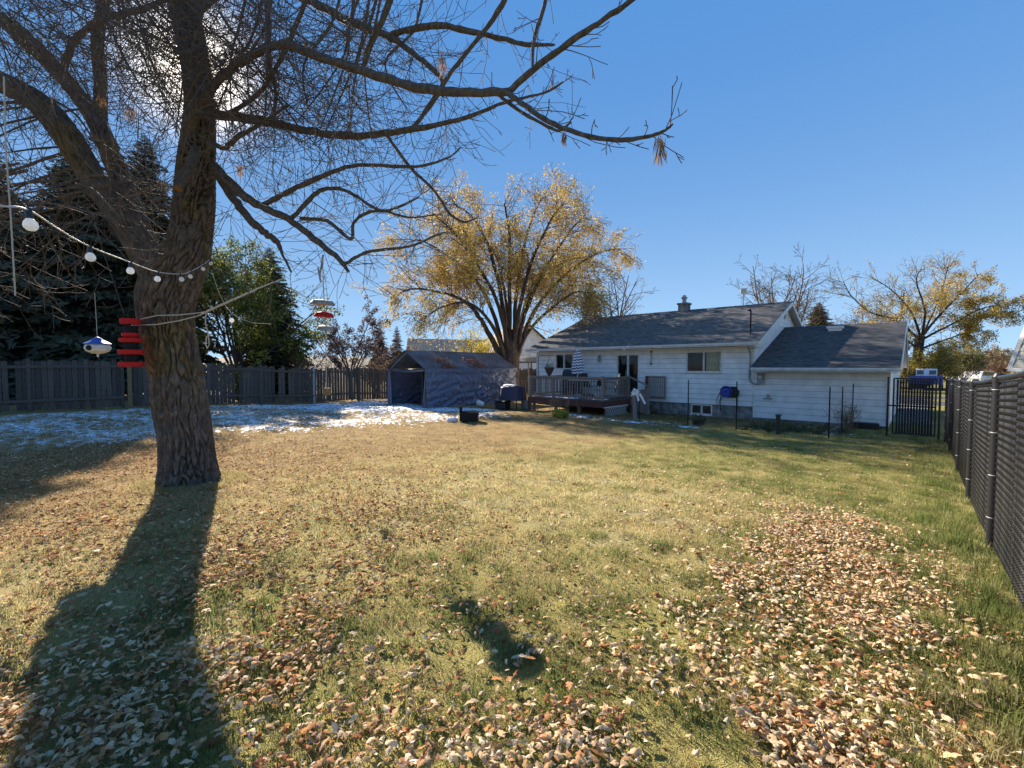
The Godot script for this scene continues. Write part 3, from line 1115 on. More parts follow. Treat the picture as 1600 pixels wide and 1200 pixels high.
	# low side branches that hang off the left stem, bare and tangled
	for k in 26:
		var dd := rng.randf_range(4.6, 6.4)
		var x0 := rng.randf_range(20, 190)
		var y0 := rng.randf_range(150, 330)
		var side := -1.0 if rng.randf() < 0.75 else 0.6
		var ll := rng.randf_range(110, 300)
		var drop := rng.randf_range(0.1, 0.75)
		limbs.append([[x0, y0, dd, rng.randf_range(4, 8)], [x0 + side * ll * 0.35, y0 + ll * drop * 0.2, dd - 0.15, 4], [x0 + side * ll * 0.7, y0 + ll * drop * 0.65, dd - 0.3, 2.8], [x0 + side * ll, y0 + ll * drop, dd - 0.35, 1.4]])
	for k in 12:
		var x0 := rng.randf_range(330, 700)
		var dd := rng.randf_range(4.6, 6.8)
		limbs.append([[x0, rng.randf_range(-90, -20), dd, 5], [x0 - 20, 40, dd, 4], [x0 - rng.randf_range(10, 70), 100, dd, 3], [x0 - rng.randf_range(20, 110), rng.randf_range(150, 230), dd, 1.5]])
	for k in limbs.size():
		var lp := limb_points(limbs[k])
		var pts: Array = lp[0]
		var rads: Array = lp[1]
		knotty(pts, rads)
		var m3 := MB.new()
		m3.tube(pts, rads, 9 if rads[0] > 0.02 else 6)
		put("limb", shifted(m3, off), M.branch, root)
		var near_end: bool = limbs[k][-1][0] > 700
		twigs_along(tw, tips, pts, 9.0 if near_end else 7.0, 0.34 if near_end else 1.25, 0.0048, opt, 0.12)
	put("twigs", shifted(tw, off), M.twig, root).set_meta("kind", "stuff")
	# sawn stub under the big right limb
	var sp := limb_points([[306, 232, 5.8, 17], [296, 262, 5.6, 16], [284, 284, 5.48, 16], [278, 294, 5.42, 17]])
	var m4 := MB.new()
	m4.tube(sp[0], sp[1], 12)
	var stub := put("sawn_stub", shifted(m4, off), M.branch, root)
	var e: Vector3 = sp[0][-1]
	var ed: Vector3 = (e - sp[0][-2]).normalized()
	var m5 := MB.new()
	m5.tube([e, e + ed * 0.004], [sp[1][-1] * 0.86, sp[1][-1] * 0.86], 12)
	put("cut_face", shifted(m5, off), M.cut_wood, stub)
	# hanging bunches of dry winged seeds
	for s in [[690, 82, 3.85, 22, 42], [1032, 207, 2.8, 24, 56], [881, 205, 3.4, 9, 26], [205, 165, 5.3, 20, 26], [480, 60, 5.2, 12, 22], [375, 255, 5.5, 16, 24], [335, 92, 5.8, 10, 16], [418, 110, 5.4, 10, 18], [160, 150, 5.2, 16, 22]]:
		var m6 := MB.new()
		var top := at(s[0], s[1], s[2])
		var ww: float = s[3] / 700.0 * s[2]
		var hh: float = s[4] / 700.0 * s[2]
		for k in 46:
			var a := top + Vector3(rng.randfn(0, ww * 0.16), -rng.randf() * hh * 0.5, rng.randfn(0, ww * 0.16))
			var b := a + Vector3(rng.randfn(0, ww * 0.2), -hh * rng.randf_range(0.25, 0.55), rng.randfn(0, ww * 0.2))
			var sd := (b - a).cross(rv(1)).normalized() * 0.0035
			var g := rng.randf_range(0.5, 1.1)
			m6.col = Color(0.46, 0.27, 0.13) * g
			m6.quad(a - sd * 0.4, a + sd * 0.4, a.lerp(b, 0.7) + sd, a.lerp(b, 0.7) - sd)
			m6.tri(a.lerp(b, 0.7) - sd, a.lerp(b, 0.7) + sd, b)
		put("seed_cluster", shifted(m6, off), M.leaf, root)


func shifted(mb: MB, off: Vector3) -> ArrayMesh:
	for k in mb.v.size():
		mb.v[k] -= off
	return mb.done()


func leaf_card(s: float) -> ArrayMesh:
	var mb := MB.new()
	mb.face(Vector3(0, 0, -s), Vector3(s * 0.45, s * 0.12, 0), Vector3(0, 0, s), Vector3(-s * 0.45, s * 0.12, 0), Vector3.UP)
	return mb.done()


func scatter_leaves(root: Node, tips: Array, count: int, size: float, spread: float, tones: Array, called := "leaves", clump: FastNoiseLite = null, base := 0.5, gain := 1.5, by_y := 0.0, by_x := 0.0) -> void:
	var xs := []
	var cs := []
	var tries := 0
	while xs.size() < count and tries < count * 6:
		tries += 1
		var p: Vector3 = tips[rng.randi() % tips.size()] + rv(spread)
		var c: Color = tones[rng.randi() % tones.size()]
		if clump and rng.randf() > clampf(base + gain * clump.get_noise_3dv(p) + by_y * p.y + by_x * maxf(p.x, 0), 0.05, 1.0):
			continue
		var b := Basis(Vector3(rng.randfn(), rng.randfn(), rng.randfn()).normalized(), rng.randf() * TAU).scaled(Vector3.ONE * rng.randf_range(0.6, 1.25))
		xs.append(Transform3D(b, p))
		cs.append(c * rng.randf_range(0.65, 1.2))
	many(called, leaf_card(size), M.crown, xs, cs, root)


func make_elm() -> void:
	var base := onground(at(797, 600, 26.5))
	var root := thing("elm_tree", "large spreading yellow-leaved elm rising behind the tarp carport", "tree", base)
	var trunk := MB.new()
	var twigs := MB.new()
	var tips := []
	var t0 := limb_points([[796, 640, 26.5, 38], [796, 615, 26.5, 31], [797, 585, 26.5, 28], [798, 562, 26.5, 28], [799, 540, 26.5, 24], [800, 515, 26.5, 11]])
	trunk.tube(t0[0], t0[1], 18)
	var tm := put("trunk", shifted(trunk, base), M.elm_bark, root)
	var opt := {"seg": [0.32, 0.25, 0.2], "wig": [0.13, 0.16, 0.2], "bow": [0.4, 0.4, 0.3], "up": [-0.25, -0.55, -0.5], "sides": [5, 4, 3], "kids": [2.2, 2.6], "start": 0.2, "ang": 0.62, "ratio": 0.52, "min_r": 0.0, "tip_from": 1, "floor": 0.008}
	var fan := [
		[[794.305, 580, 26.5, 23], [786, 565, 26.4, 20], [768, 530, 26.2, 17], [752, 500, 26.0, 14], [725, 470, 25.8, 11], [680, 455, 25.4, 7], [640, 452, 25.2, 5], [610, 468, 25.0, 2.5]],
		[[794.795, 575, 26.5, 19.55], [788, 560, 26.5, 17], [774, 500, 26.7, 13], [745, 440, 27.0, 10], [700, 400, 27.2, 7], [655, 375, 27.4, 4], [630, 385, 27.5, 2]],
		[[795.775, 570, 26.5, 20.7], [792, 555, 26.6, 18], [784, 470, 26.8, 13], [765, 390, 27.2, 10], [738, 340, 27.5, 6], [708, 318, 27.8, 3]],
		[[796.51, 570, 26.5, 18.4], [795, 555, 26.3, 16], [780, 480, 25.4, 12], [750, 420, 24.6, 9], [715, 370, 24.0, 6], [690, 345, 23.6, 3]],
		[[797, 565, 26.5, 18.4], [797, 550, 26.5, 16], [796, 450, 26.4, 12], [796, 370, 26.4, 9], [788, 318, 26.4, 4]],
		[[798.225, 565, 26.5, 18.4], [802, 550, 26.8, 16], [806, 470, 27.6, 12], [815, 400, 28.4, 9], [832, 340, 29.0, 6], [848, 308, 29.2, 3]],
		[[798.225, 567, 26.5, 18.4], [802, 552, 26.4, 16], [812, 480, 25.6, 12], [830, 410, 25.0, 9], [860, 345, 24.5, 6], [880, 318, 24.2, 3]],
		[[799.205, 565, 26.5, 20.7], [806, 550, 26.5, 18], [820, 490, 26.4, 14], [852, 420, 26.2, 10], [890, 362, 26.0, 6], [915, 335, 26.0, 3]],
		[[799.695, 571, 26.5, 19.55], [808, 556, 26.6, 17], [830, 495, 27.0, 13], [872, 440, 27.6, 9], [925, 400, 28.2, 6], [968, 388, 28.6, 3]],
		[[799.205, 575, 26.5, 13.8], [806, 560, 26.4, 12], [828, 515, 25.9, 10], [870, 475, 25.3, 7], [905, 455, 24.9, 4], [922, 470, 24.8, 2]],
		[[795.285, 575, 26.5, 16.1], [790, 560, 26.2, 14], [770, 510, 25.2, 11], [735, 475, 24.0, 8], [690, 480, 23.0, 5], [660, 500, 22.6, 2.5]],
		[[797.245, 567, 26.5, 16.1], [798, 552, 26.7, 14], [790, 470, 28.0, 10], [775, 400, 29.5, 8], [745, 370, 30.6, 5], [715, 375, 31.4, 3]],
		[[798.47, 567, 26.5, 16.1], [803, 552, 26.7, 14], [822, 470, 28.2, 10], [850, 420, 29.8, 7], [890, 400, 31.0, 4], [930, 420, 31.6, 2.5]],
	]
	for s in fan:
		var lp := limb_points(s, 0.5)
		var pts: Array = lp[0]
		var rads: Array = lp[1]
		knotty(pts, rads, 0.12)
		var m := MB.new()
		m.tube(pts, rads, 8)
		put("limb", shifted(m, base), M.elm_bark, root)
		twigs_along(twigs, tips, pts, 5.6, 2.9, 0.022, opt, 0.42)
	put("twigs", shifted(twigs, base), M.far_bark, root).set_meta("kind", "stuff")
	for k in tips.size():
		tips[k] -= base
	var clump := FastNoiseLite.new()
	clump.frequency = 0.33
	clump.seed = 31
	scatter_leaves(root, tips, 76000, 0.066, 0.25, [Color(0.74, 0.53, 0.11), Color(0.62, 0.38, 0.12), Color(0.80, 0.63, 0.17), Color(0.56, 0.36, 0.17), Color(0.66, 0.52, 0.14)], "leaves", clump, 0.62, 1.6, -0.03)


func broadleaf(called: String, label: String, where: Vector3, height: float, spread: float, bark: Material, leaves: int, leaf_size: float, tones: Array, o := {}) -> Node3D:
	var root := thing(called, label, o.get("cat", "tree"), where, rng.randf() * TAU, o.get("group", ""))
	var tr := MB.new()
	var tw := MB.new()
	var tips := []
	var fork: float = o.get("fork", 0.25) * height
	var r0: float = o.get("r", height * 0.0145)
	tr.tube([Vector3(0, -0.3, 0), Vector3(0, 0.1, 0), Vector3(0.04, fork * 0.5, 0.02), Vector3(0, fork, 0)], [r0 * 1.5, r0 * 1.15, r0, r0 * 0.95], 10)
	put("trunk", tr.done(), bark, root)
	var opt := {"seg": [height * 0.05, height * 0.035, height * 0.025, height * 0.02], "wig": [0.1, 0.14, 0.18, 0.2], "bow": [0.3, 0.4, 0.4, 0.3], "up": [o.get("up", 0.35), 0.2, o.get("droop", 0.0), o.get("droop", 0.0)], "sides": [6, 5, 3, 3], "kids": [o.get("k0", 14.0) / height, o.get("k1", 18.0) / height, o.get("k2", 22.0) / height], "start": 0.22, "ang": o.get("ang", 0.75), "ratio": 0.52, "min_r": 0.0, "tip_from": 2, "floor": height * 0.0011}
	var mains: int = o.get("mains", 7)
	for k in mains:
		var a := TAU * k / mains + rng.randf() * 0.6
		var tilt := rng.randf_range(0.15, 1.0)
		var sx := spread / height
		var d := Vector3(cos(a) * tilt * sx * 1.4, 1, sin(a) * tilt * sx * 1.4).normalized()
		grow(tw, tips, Vector3(0, fork * rng.randf_range(0.8, 1.0), 0), d, (height - fork) * rng.randf_range(0.75, 1.0) * (1.05 - 0.2 * tilt), r0 * 0.6, 0, opt)
	put("branches", tw.done(), bark, root)
	if leaves > 0:
		var cl := FastNoiseLite.new()
		cl.frequency = 2.2 / height
		cl.seed = rng.randi() % 1000
		scatter_leaves(root, tips, leaves, leaf_size, height * o.get("fuzz", 0.02), tones, "leaves", cl, 0.55, 1.5)
	return root


func bough_mesh(length: float, droop: float) -> ArrayMesh:
	var mb := MB.new()
	for k in 11:
		var t := (k + 0.6) / 11.0
		var c := Vector3(0, -droop * t * t * length + 0.12 * t * length, t * length)
		for s in [-1.0, 1.0]:
			var tl := length * 0.36 * (1.1 - t) * rng.randf_range(0.7, 1.2) + 0.05
			var e := c + Vector3(s * tl, -tl * rng.randf_range(0.1, 0.55), tl * rng.randf_range(0.5, 0.9))
			for q in 4:
				var a := c.lerp(e, q / 4.0)
				var b := c.lerp(e, (q + 1.3) / 4.0) + rv(0.03)
				var w := rv(1).cross(e - c).normalized() * length * rng.randf_range(0.022, 0.04)
				var g := rng.randf_range(0.55, 1.25)
				mb.col = Color(g, g, g)
				mb.quad(a - w, a + w, b + w * 0.3, b - w * 0.3)
				mb.tri(b - w * 0.8, b + w, b + (b - a) * 0.7 + rv(0.02))
	return mb.done()


func spruce(called: String, label: String, where: Vector3, height: float, radius: float, tone: Color, o := {}) -> Node3D:
	var root := thing(called, label, "tree", where, 0.0, o.get("group", ""))
	var tr := MB.new()
	tr.tube([Vector3(0, -0.3, 0), Vector3(0, height * 0.5, 0), Vector3(0, height * 0.98, 0)], [height * 0.02, height * 0.012, 0.01], 8)
	put("trunk", tr.done(), M.dark_bark, root)
	if not cache.has("boughs"):
		cache["boughs"] = [bough_mesh(1.0, 0.35), bough_mesh(1.0, 0.55), bough_mesh(1.0, 0.2)]
	var boughs: Array = cache["boughs"]
	var low: float = o.get("low", 0.06)
	var n: int = o.get("n", 330)
	var xs := [[], [], []]
	var cs := [[], [], []]
	for k in n:
		var t := pow((k + rng.randf()) / n, 0.85)
		var y := height * lerpf(low, 0.985, t)
		var r := radius * pow(1.0 - t, 0.8) * rng.randf_range(0.65, 1.15) + 0.12
		var a := k * 2.39996 + rng.randf() * 0.7
		var b := Basis(Vector3.UP, a) * Basis(Vector3.RIGHT, lerpf(0.2, -0.5, t) + rng.randfn(0, 0.12))
		var j := rng.randi() % 3
		xs[j].append(Transform3D(b.scaled(Vector3(r, r, r)), Vector3(0, y, 0)))
		cs[j].append(tone * rng.randf_range(0.6, 1.35))
	for j in 3:
		many("boughs", boughs[j], M.needle, xs[j], cs[j], root)
	return root


func make_far_trees() -> void:
	var fence_spruce := "dark spruces behind the left wooden fence"
	var dk := Color(0.075, 0.09, 0.062)
	spruce("spruce_tree", "dark tall spruce at the far left edge behind the fence", onground(at(-10, 600, 20.5)), 11.8, 4.2, dk, {"group": fence_spruce, "n": 310})
	spruce("spruce_tree", "dark broad spruce behind the fence above the blue birdhouse", onground(at(135, 600, 22.5)), 13.0, 4.2, dk, {"group": fence_spruce, "n": 310, "low": 0.12})
	spruce("spruce_tree", "dark spruce partly hidden behind the ash trunk", onground(at(238, 600, 24)), 14.0, 3.8, dk, {"group": fence_spruce, "low": 0.08, "n": 310})
	spruce("spruce_tree", "dark spruce showing right of the green leafy tree", onground(at(425, 600, 29)), 9.6, 2.9, Color(0.05, 0.065, 0.04), {"n": 300})
	broadleaf("leafy_tree", "green leafy tree turning yellow behind the fence right of the ash trunk", onground(at(372, 600, 24)), 8.6, 4.4, M.dark_bark, 32000, 0.085, [Color(0.11, 0.15, 0.04), Color(0.08, 0.12, 0.04), Color(0.24, 0.26, 0.045), Color(0.14, 0.18, 0.05), Color(0.38, 0.34, 0.06)], {"fork": 0.12, "mains": 9, "fuzz": 0.035})
	broadleaf("leafy_bush", "low yellow green bush behind the fence under the leafy tree", onground(at(385, 600, 23)), 2.9, 2.2, M.dark_bark, 3000, 0.06, [Color(0.42, 0.38, 0.06), Color(0.22, 0.24, 0.05)], {"fork": 0.1, "cat": "bush"})
	broadleaf("crab_apple_tree", "small tree with sparse greyish purple leaves behind the hanging discs", onground(at(548, 600, 27)), 5.9, 3.4, M.dark_bark, 6500, 0.075, [Color(0.14, 0.11, 0.13), Color(0.10, 0.09, 0.10), Color(0.20, 0.14, 0.12)], {"fork": 0.2, "mains": 8})
	broadleaf("shrub", "reddish leafless shrub behind the fence below the disc feeder", onground(at(485, 600, 25.5)), 3.2, 2.4, M.far_bark, 1500, 0.05, [Color(0.26, 0.11, 0.07), Color(0.20, 0.10, 0.08)], {"fork": 0.05, "mains": 10, "cat": "bush"})
	broadleaf("shrub", "brown twiggy shrub beside the pale neighbour house", onground(at(590, 600, 29)), 3.3, 2.4, M.far_bark, 900, 0.05, [Color(0.26, 0.13, 0.08), Color(0.22, 0.16, 0.08)], {"fork": 0.05, "mains": 10, "cat": "bush"})
	var orange := "small orange brown conifers beyond the neighbour roof"
	spruce("conifer", "orange brown conifer left of the tan roof", onground(at(594, 600, 62)), 7.6, 2.2, Color(0.17, 0.10, 0.05), {"group": orange, "n": 200})
	spruce("conifer", "narrow orange brown conifer just left of the tan roof peak", onground(at(621, 600, 62)), 7.6, 1.7, Color(0.22, 0.115, 0.05), {"group": orange, "n": 170})
	spruce("conifer", "short dark conifer at the start of the tan roof", onground(at(645, 600, 66)), 6.6, 1.8, Color(0.12, 0.09, 0.045), {"group": orange, "n": 150})
	spruce("conifer", "small dark spruce between the elm and the bungalow", onground(at(832, 600, 60)), 6.4, 1.9, Color(0.05, 0.065, 0.05), {"n": 160})
	spruce("conifer", "dark spruce behind the right side of the elm", onground(at(921, 600, 47)), 11.2, 2.4, Color(0.05, 0.065, 0.04), {"n": 240})
	broadleaf("yellow_bush", "bright yellow bush in front of the tan roofed house", onground(at(742, 600, 34)), 5.4, 3.0, M.far_bark, 5200, 0.075, [Color(0.68, 0.52, 0.04), Color(0.60, 0.48, 0.06), Color(0.52, 0.46, 0.08)], {"fork": 0.1, "mains": 9, "cat": "bush", "fuzz": 0.04})
	broadleaf("bare_tree", "thin bare tree between the elm and the roof ridge", onground(at(958, 600, 44)), 13.2, 5.5, M.far_bark, 1300, 0.075, [Color(0.36, 0.24, 0.10), Color(0.30, 0.20, 0.10)], {"mains": 6, "k2": 26.0})
	broadleaf("bare_tree", "bare pinkish twiggy tree behind the main roof's right end", onground(at(1216, 600, 42)), 12.6, 7.0, M.far_bark, 0, 0.06, [], {"mains": 9, "k1": 30.0, "k2": 40.0})
	spruce("conifer", "rounded green and orange conifer above the garage ridge", onground(at(1276, 600, 46)), 8.6, 3.2, Color(0.17, 0.13, 0.04), {"n": 310})
	broadleaf("bush", "rounded golden bush behind the garage ridge by the utility pole", onground(at(1388, 600, 43)), 9.0, 3.6, M.far_bark, 3600, 0.09, [Color(0.22, 0.17, 0.05), Color(0.36, 0.24, 0.06), Color(0.14, 0.13, 0.05)], {"fork": 0.1, "cat": "bush", "fuzz": 0.035})
	broadleaf("shrub", "pale pinkish twiggy shrub above the garage roof", onground(at(1328, 600, 44)), 7.8, 4.6, M.far_bark, 900, 0.07, [Color(0.40, 0.26, 0.2), Color(0.33, 0.22, 0.16)], {"fork": 0.05, "mains": 10, "cat": "bush"})
	# the spreading tree beyond the gate
	var base := onground(at(1436, 600, 41))
	var root := thing("maple_tree", "wide half bare tree with yellow leaves beyond the black gate", "tree", base)
	var tw := MB.new()
	var tips := []
	var opt := {"seg": [0.45, 0.35, 0.3], "wig": [0.14, 0.18, 0.2], "bow": [0.4, 0.4, 0.3], "up": [0.3, 0.1, -0.1], "sides": [5, 3, 3], "kids": [1.7, 2.0], "start": 0.2, "ang": 0.7, "ratio": 0.5, "min_r": 0.0, "tip_from": 1, "floor": 0.012}
	var tm := MB.new()
	var t0 := limb_points([[1436, 608, 41, 26], [1436, 585, 41, 20], [1434, 555, 41, 17], [1438, 525, 41, 16]])
	tm.tube(t0[0], t0[1], 12)
	put("trunk", shifted(tm, base), M.elm_bark, root)
	for s in [[[1436, 530, 41, 12], [1400, 500, 40.5, 8], [1360, 488, 40, 6], [1330, 462, 39.5, 4], [1318, 440, 39, 2]], [[1438, 528, 41, 12], [1425, 490, 41.5, 8], [1395, 455, 42, 5], [1360, 432, 42.5, 2.5]], [[1440, 526, 41, 12], [1445, 485, 40, 8], [1432, 440, 39, 5], [1440, 420, 39, 2.5]], [[1440, 526, 41, 12], [1470, 490, 41, 9], [1500, 460, 41, 6], [1530, 428, 41, 3]], [[1442, 530, 41, 11], [1490, 505, 40, 8], [1540, 480, 39.5, 5], [1578, 482, 39, 2.5]], [[1438, 530, 41, 10], [1466, 470, 43, 7], [1478, 430, 44, 4], [1480, 418, 44, 2]], [[1440, 545, 41, 10], [1480, 530, 40.5, 7], [1510, 520, 40, 3]], [[1436, 548, 41, 9], [1415, 530, 40.5, 6], [1395, 525, 40, 3]]]:
		var lp := limb_points(s, 0.47)
		var pts: Array = lp[0]
		var rads: Array = lp[1]
		knotty(pts, rads, 0.12)
		var m := MB.new()
		m.tube(pts, rads, 7)
		put("limb", shifted(m, base), M.elm_bark, root)
		twigs_along(tw, tips, pts, 4.0, 2.9, 0.026, opt, 0.2)
	put("twigs", shifted(tw, base), M.far_bark, root).set_meta("kind", "stuff")
	for k in tips.size():
		tips[k] -= base
	scatter_leaves(root, tips, 30000, 0.08, 0.28, [Color(0.62, 0.42, 0.06), Color(0.68, 0.48, 0.10), Color(0.40, 0.27, 0.06), Color(0.30, 0.26, 0.06)], "leaves", bumps, 1.25, 0.3, -0.16, 0.14)
	broadleaf("leafy_bush", "dense golden bush round the foot of the wide tree beyond the gate", onground(at(1452, 600, 39)), 4.6, 4.0, M.far_bark, 9000, 0.09, [Color(0.45, 0.31, 0.05), Color(0.34, 0.27, 0.05), Color(0.22, 0.22, 0.05), Color(0.52, 0.36, 0.06)], {"fork": 0.05, "mains": 10, "cat": "bush", "fuzz": 0.05})
	broadleaf("leafy_bush", "grey green bush right of the wide golden tree", onground(at(1503, 600, 43)), 4.6, 3.0, M.far_bark, 5000, 0.09, [Color(0.16, 0.18, 0.08), Color(0.22, 0.21, 0.09)], {"fork": 0.05, "mains": 10, "cat": "bush", "fuzz": 0.05})
	var red := "reddish shrubs across the street"
	for s in [[1478, 56, "reddish shrub just above the blue pickup"], [1500, 60, "reddish shrub left of the parked car"], [1528, 66, "rust brown shrub above the parked car"], [1556, 62, "dull red shrub beside the neighbour house at right"]]:
		broadleaf("shrub", s[2] + " across the street", onground(at(s[0], 600, s[1])), 3.2, 4.4, M.far_bark, 2600, 0.11, [Color(0.26, 0.12, 0.07), Color(0.30, 0.19, 0.09), Color(0.20, 0.12, 0.07)], {"fork": 0.05, "mains": 11, "cat": "bush", "fuzz": 0.05, "group": red})
	var far := "hazy autumn trees on the horizon at right"
	var far_t := [[1496, 96, 6.0, "tan distant tree on the horizon just right of the grey green bush"], [1518, 104, 6.6, "olive distant tree on the horizon above the parked car's left end"], [1540, 94, 6.2, "brown distant tree on the horizon above the parked car's right end"], [1562, 108, 7.0, "pale tan distant tree on the horizon left of the cream gable"], [1585, 98, 6.4, "olive brown distant tree showing under the cream gable's eave"]]
	for k in far_t.size():
		broadleaf("distant_tree", far_t[k][3], onground(at(far_t[k][0], 600, far_t[k][1])), far_t[k][2], 8.0, M.far_bark, 2600, 0.24, [[Color(0.36, 0.27, 0.14), Color(0.30, 0.22, 0.12)], [Color(0.24, 0.22, 0.12), Color(0.2, 0.19, 0.1)], [Color(0.28, 0.18, 0.10), Color(0.33, 0.23, 0.13)]][k % 3], {"fork": 0.1, "k2": 10.0, "fuzz": 0.06, "group": far})


# ---------- the bungalow ----------
func boards_row(called: String, parent: Node, v1: float, v2: float, y1: float, y2: float, u: float, holes: Array, back: MB) -> void:
	# one lap of siding, cut where an opening [v1, v2, y1, y2] crosses it
	var spans := [[v1, v2, y1, y2]]
	for h in holes:
		if h[3] <= y1 or h[2] >= y2:
			continue
		var next := []
		for s in spans:
			if h[1] <= s[0] or h[0] >= s[1]:
				next.append(s)
				continue
			if h[0] > s[0]:
				next.append([s[0], h[0], y1, y2])
			if h[1] < s[1]:
				next.append([h[1], s[1], y1, y2])
			if h[2] > y1 + 0.015:
				next.append([h[0], h[1], y1, h[2]])
			if h[3] < y2 - 0.015:
				next.append([h[0], h[1], h[3], y2])
		spans = next
	for s in spans:
		var mb := MB.new()
		var a := L(s[1], s[2], u)
		var b := L(s[0], s[3], u)
		var lo := 0.02
		var hi := 0.004
		# lower edge stands proud, as lapped boards do
		mb.quad(Vector3(a.x, a.y, a.z + lo), Vector3(b.x, a.y, a.z + lo), Vector3(b.x, b.y, a.z + hi), Vector3(a.x, b.y, a.z + hi))
		mb.quad(Vector3(a.x, a.y, a.z - 0.02), Vector3(b.x, a.y, a.z - 0.02), Vector3(b.x, a.y, a.z + lo), Vector3(a.x, a.y, a.z + lo))
		mb.quad(Vector3(a.x, a.y, a.z - 0.02), Vector3(a.x, a.y, a.z + lo), Vector3(a.x, b.y, a.z + hi), Vector3(a.x, b.y, a.z - 0.02))
		mb.quad(Vector3(b.x, a.y, a.z + lo), Vector3(b.x, a.y, a.z - 0.02), Vector3(b.x, b.y, a.z - 0.02), Vector3(b.x, b.y, a.z + hi))
		put(called, mb.done(), M.siding[rng.randi() % 3], parent)
		back.quad(Vector3(a.x, a.y - 0.012, a.z - 0.03), Vector3(b.x, a.y - 0.012, a.z - 0.03), Vector3(b.x, b.y, a.z - 0.03), Vector3(a.x, b.y, a.z - 0.03))


func roof_slope(mb: MB, v1: float, v2: float, ue: float, ye: float, ur: float, yr: float) -> void:
	# shingle courses, each lying on the one below
	var n := int(Vector2(ur - ue, yr - ye).length() / 0.143)
	var wav := 0.0
	for k in n:
		var t0 := float(k) / n
		var t1 := float(k + 1) / n
		var a := L(v2, lerpf(ye, yr, t0), lerpf(ue, ur, t0))
		var b := L(v1, lerpf(ye, yr, t0), lerpf(ue, ur, t0))
		var c := L(v1, lerpf(ye, yr, t1), lerpf(ue, ur, t1))
		var d := L(v2, lerpf(ye, yr, t1), lerpf(ue, ur, t1))
		var up := Vector3(0, 0.012, 0)
		var w0 := k / 7.0
		var w1 := (k + 1) / 7.0
		mb.face(a + up, b + up, c, d, Vector3.UP)
		var m := mb.t.size()
		var s := (k * 37 % 11) * 0.173
		for q in range(m - 4, m):
			mb.t[q] = Vector2(mb.v[q].x + s, (w1 if mb.v[q].y > (a.y + c.y) * 0.5 + 0.004 else w0) * 2.0)
		mb.face(a, b, b + up, a + up, (a - d) * Vector3(1, 0, 1))
		for q in range(mb.t.size() - 4, mb.t.size()):
			mb.t[q] = Vector2(mb.v[q].x + s, w0 * 2.0 + 0.02)


func window_in(root: Node, v1: float, v2: float, y1: float, y2: float, u: float, panes: int, label := "", behind := []) -> void:
	var w := put("window", null, M.trim, root)
	var fr := MB.new()
	var t := 0.045
	boxl(fr, v1, v2, y1, y1 + t, u - 0.04, u + 0.06)
	boxl(fr, v1, v2, y2 - t, y2, u - 0.04, u + 0.06)
	boxl(fr, v1, v1 + t, y1 + t, y2 - t, u - 0.04, u + 0.06)
	boxl(fr, v2 - t, v2, y1 + t, y2 - t, u - 0.04, u + 0.06)
	boxl(fr, v1 - 0.03, v2 + 0.03, y1 - 0.035, y1 - 0.002, u - 0.07, u + 0.02)
	for k in range(1, panes):
		var vm := lerpf(v1, v2, float(k) / panes)
		boxl(fr, vm - 0.028, vm + 0.028, y1 + t, y2 - t, u - 0.025, u + 0.05)
	w.mesh = fr.done()
	if label:
		w.set_meta("label", label)
	for k in panes:
		var a := lerpf(v1, v2, float(k) / panes) + 0.035
		var b := lerpf(v1, v2, float(k + 1) / panes) - 0.035
		var g := MB.new()
		boxl(g, a, b, y1 + t, y2 - t, u + 0.012, u + 0.018)
		put("pane", g.done(), M.glass, w)
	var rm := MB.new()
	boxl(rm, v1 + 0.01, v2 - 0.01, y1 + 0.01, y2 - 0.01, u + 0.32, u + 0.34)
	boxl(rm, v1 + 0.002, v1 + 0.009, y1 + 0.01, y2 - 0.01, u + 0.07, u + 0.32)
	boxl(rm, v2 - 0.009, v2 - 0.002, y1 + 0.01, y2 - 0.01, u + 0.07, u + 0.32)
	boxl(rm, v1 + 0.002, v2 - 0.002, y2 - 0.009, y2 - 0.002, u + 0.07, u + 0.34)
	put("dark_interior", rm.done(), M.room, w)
	for c in behind:
		var cm := MB.new()
		var steps := 24
		for k in steps:
			var va := lerpf(c[0], c[1], float(k) / steps)
			var vb := lerpf(c[0], c[1], float(k + 1) / steps)
			var za := u + 0.12 + 0.025 * sin(k * 1.9)
			var zb := u + 0.12 + 0.025 * sin((k + 1) * 1.9)
			mbq(cm, va, vb, y1 + 0.05, y2 - 0.04, za, zb)
		put("curtain", cm.done(), M.curtain, w)


func mbq(mb: MB, va: float, vb: float, y1: float, y2: float, ua: float, ub: float) -> void:
	mb.quad(L(vb, y1, ub), L(va, y1, ua), L(va, y2, ua), L(vb, y2, ub))


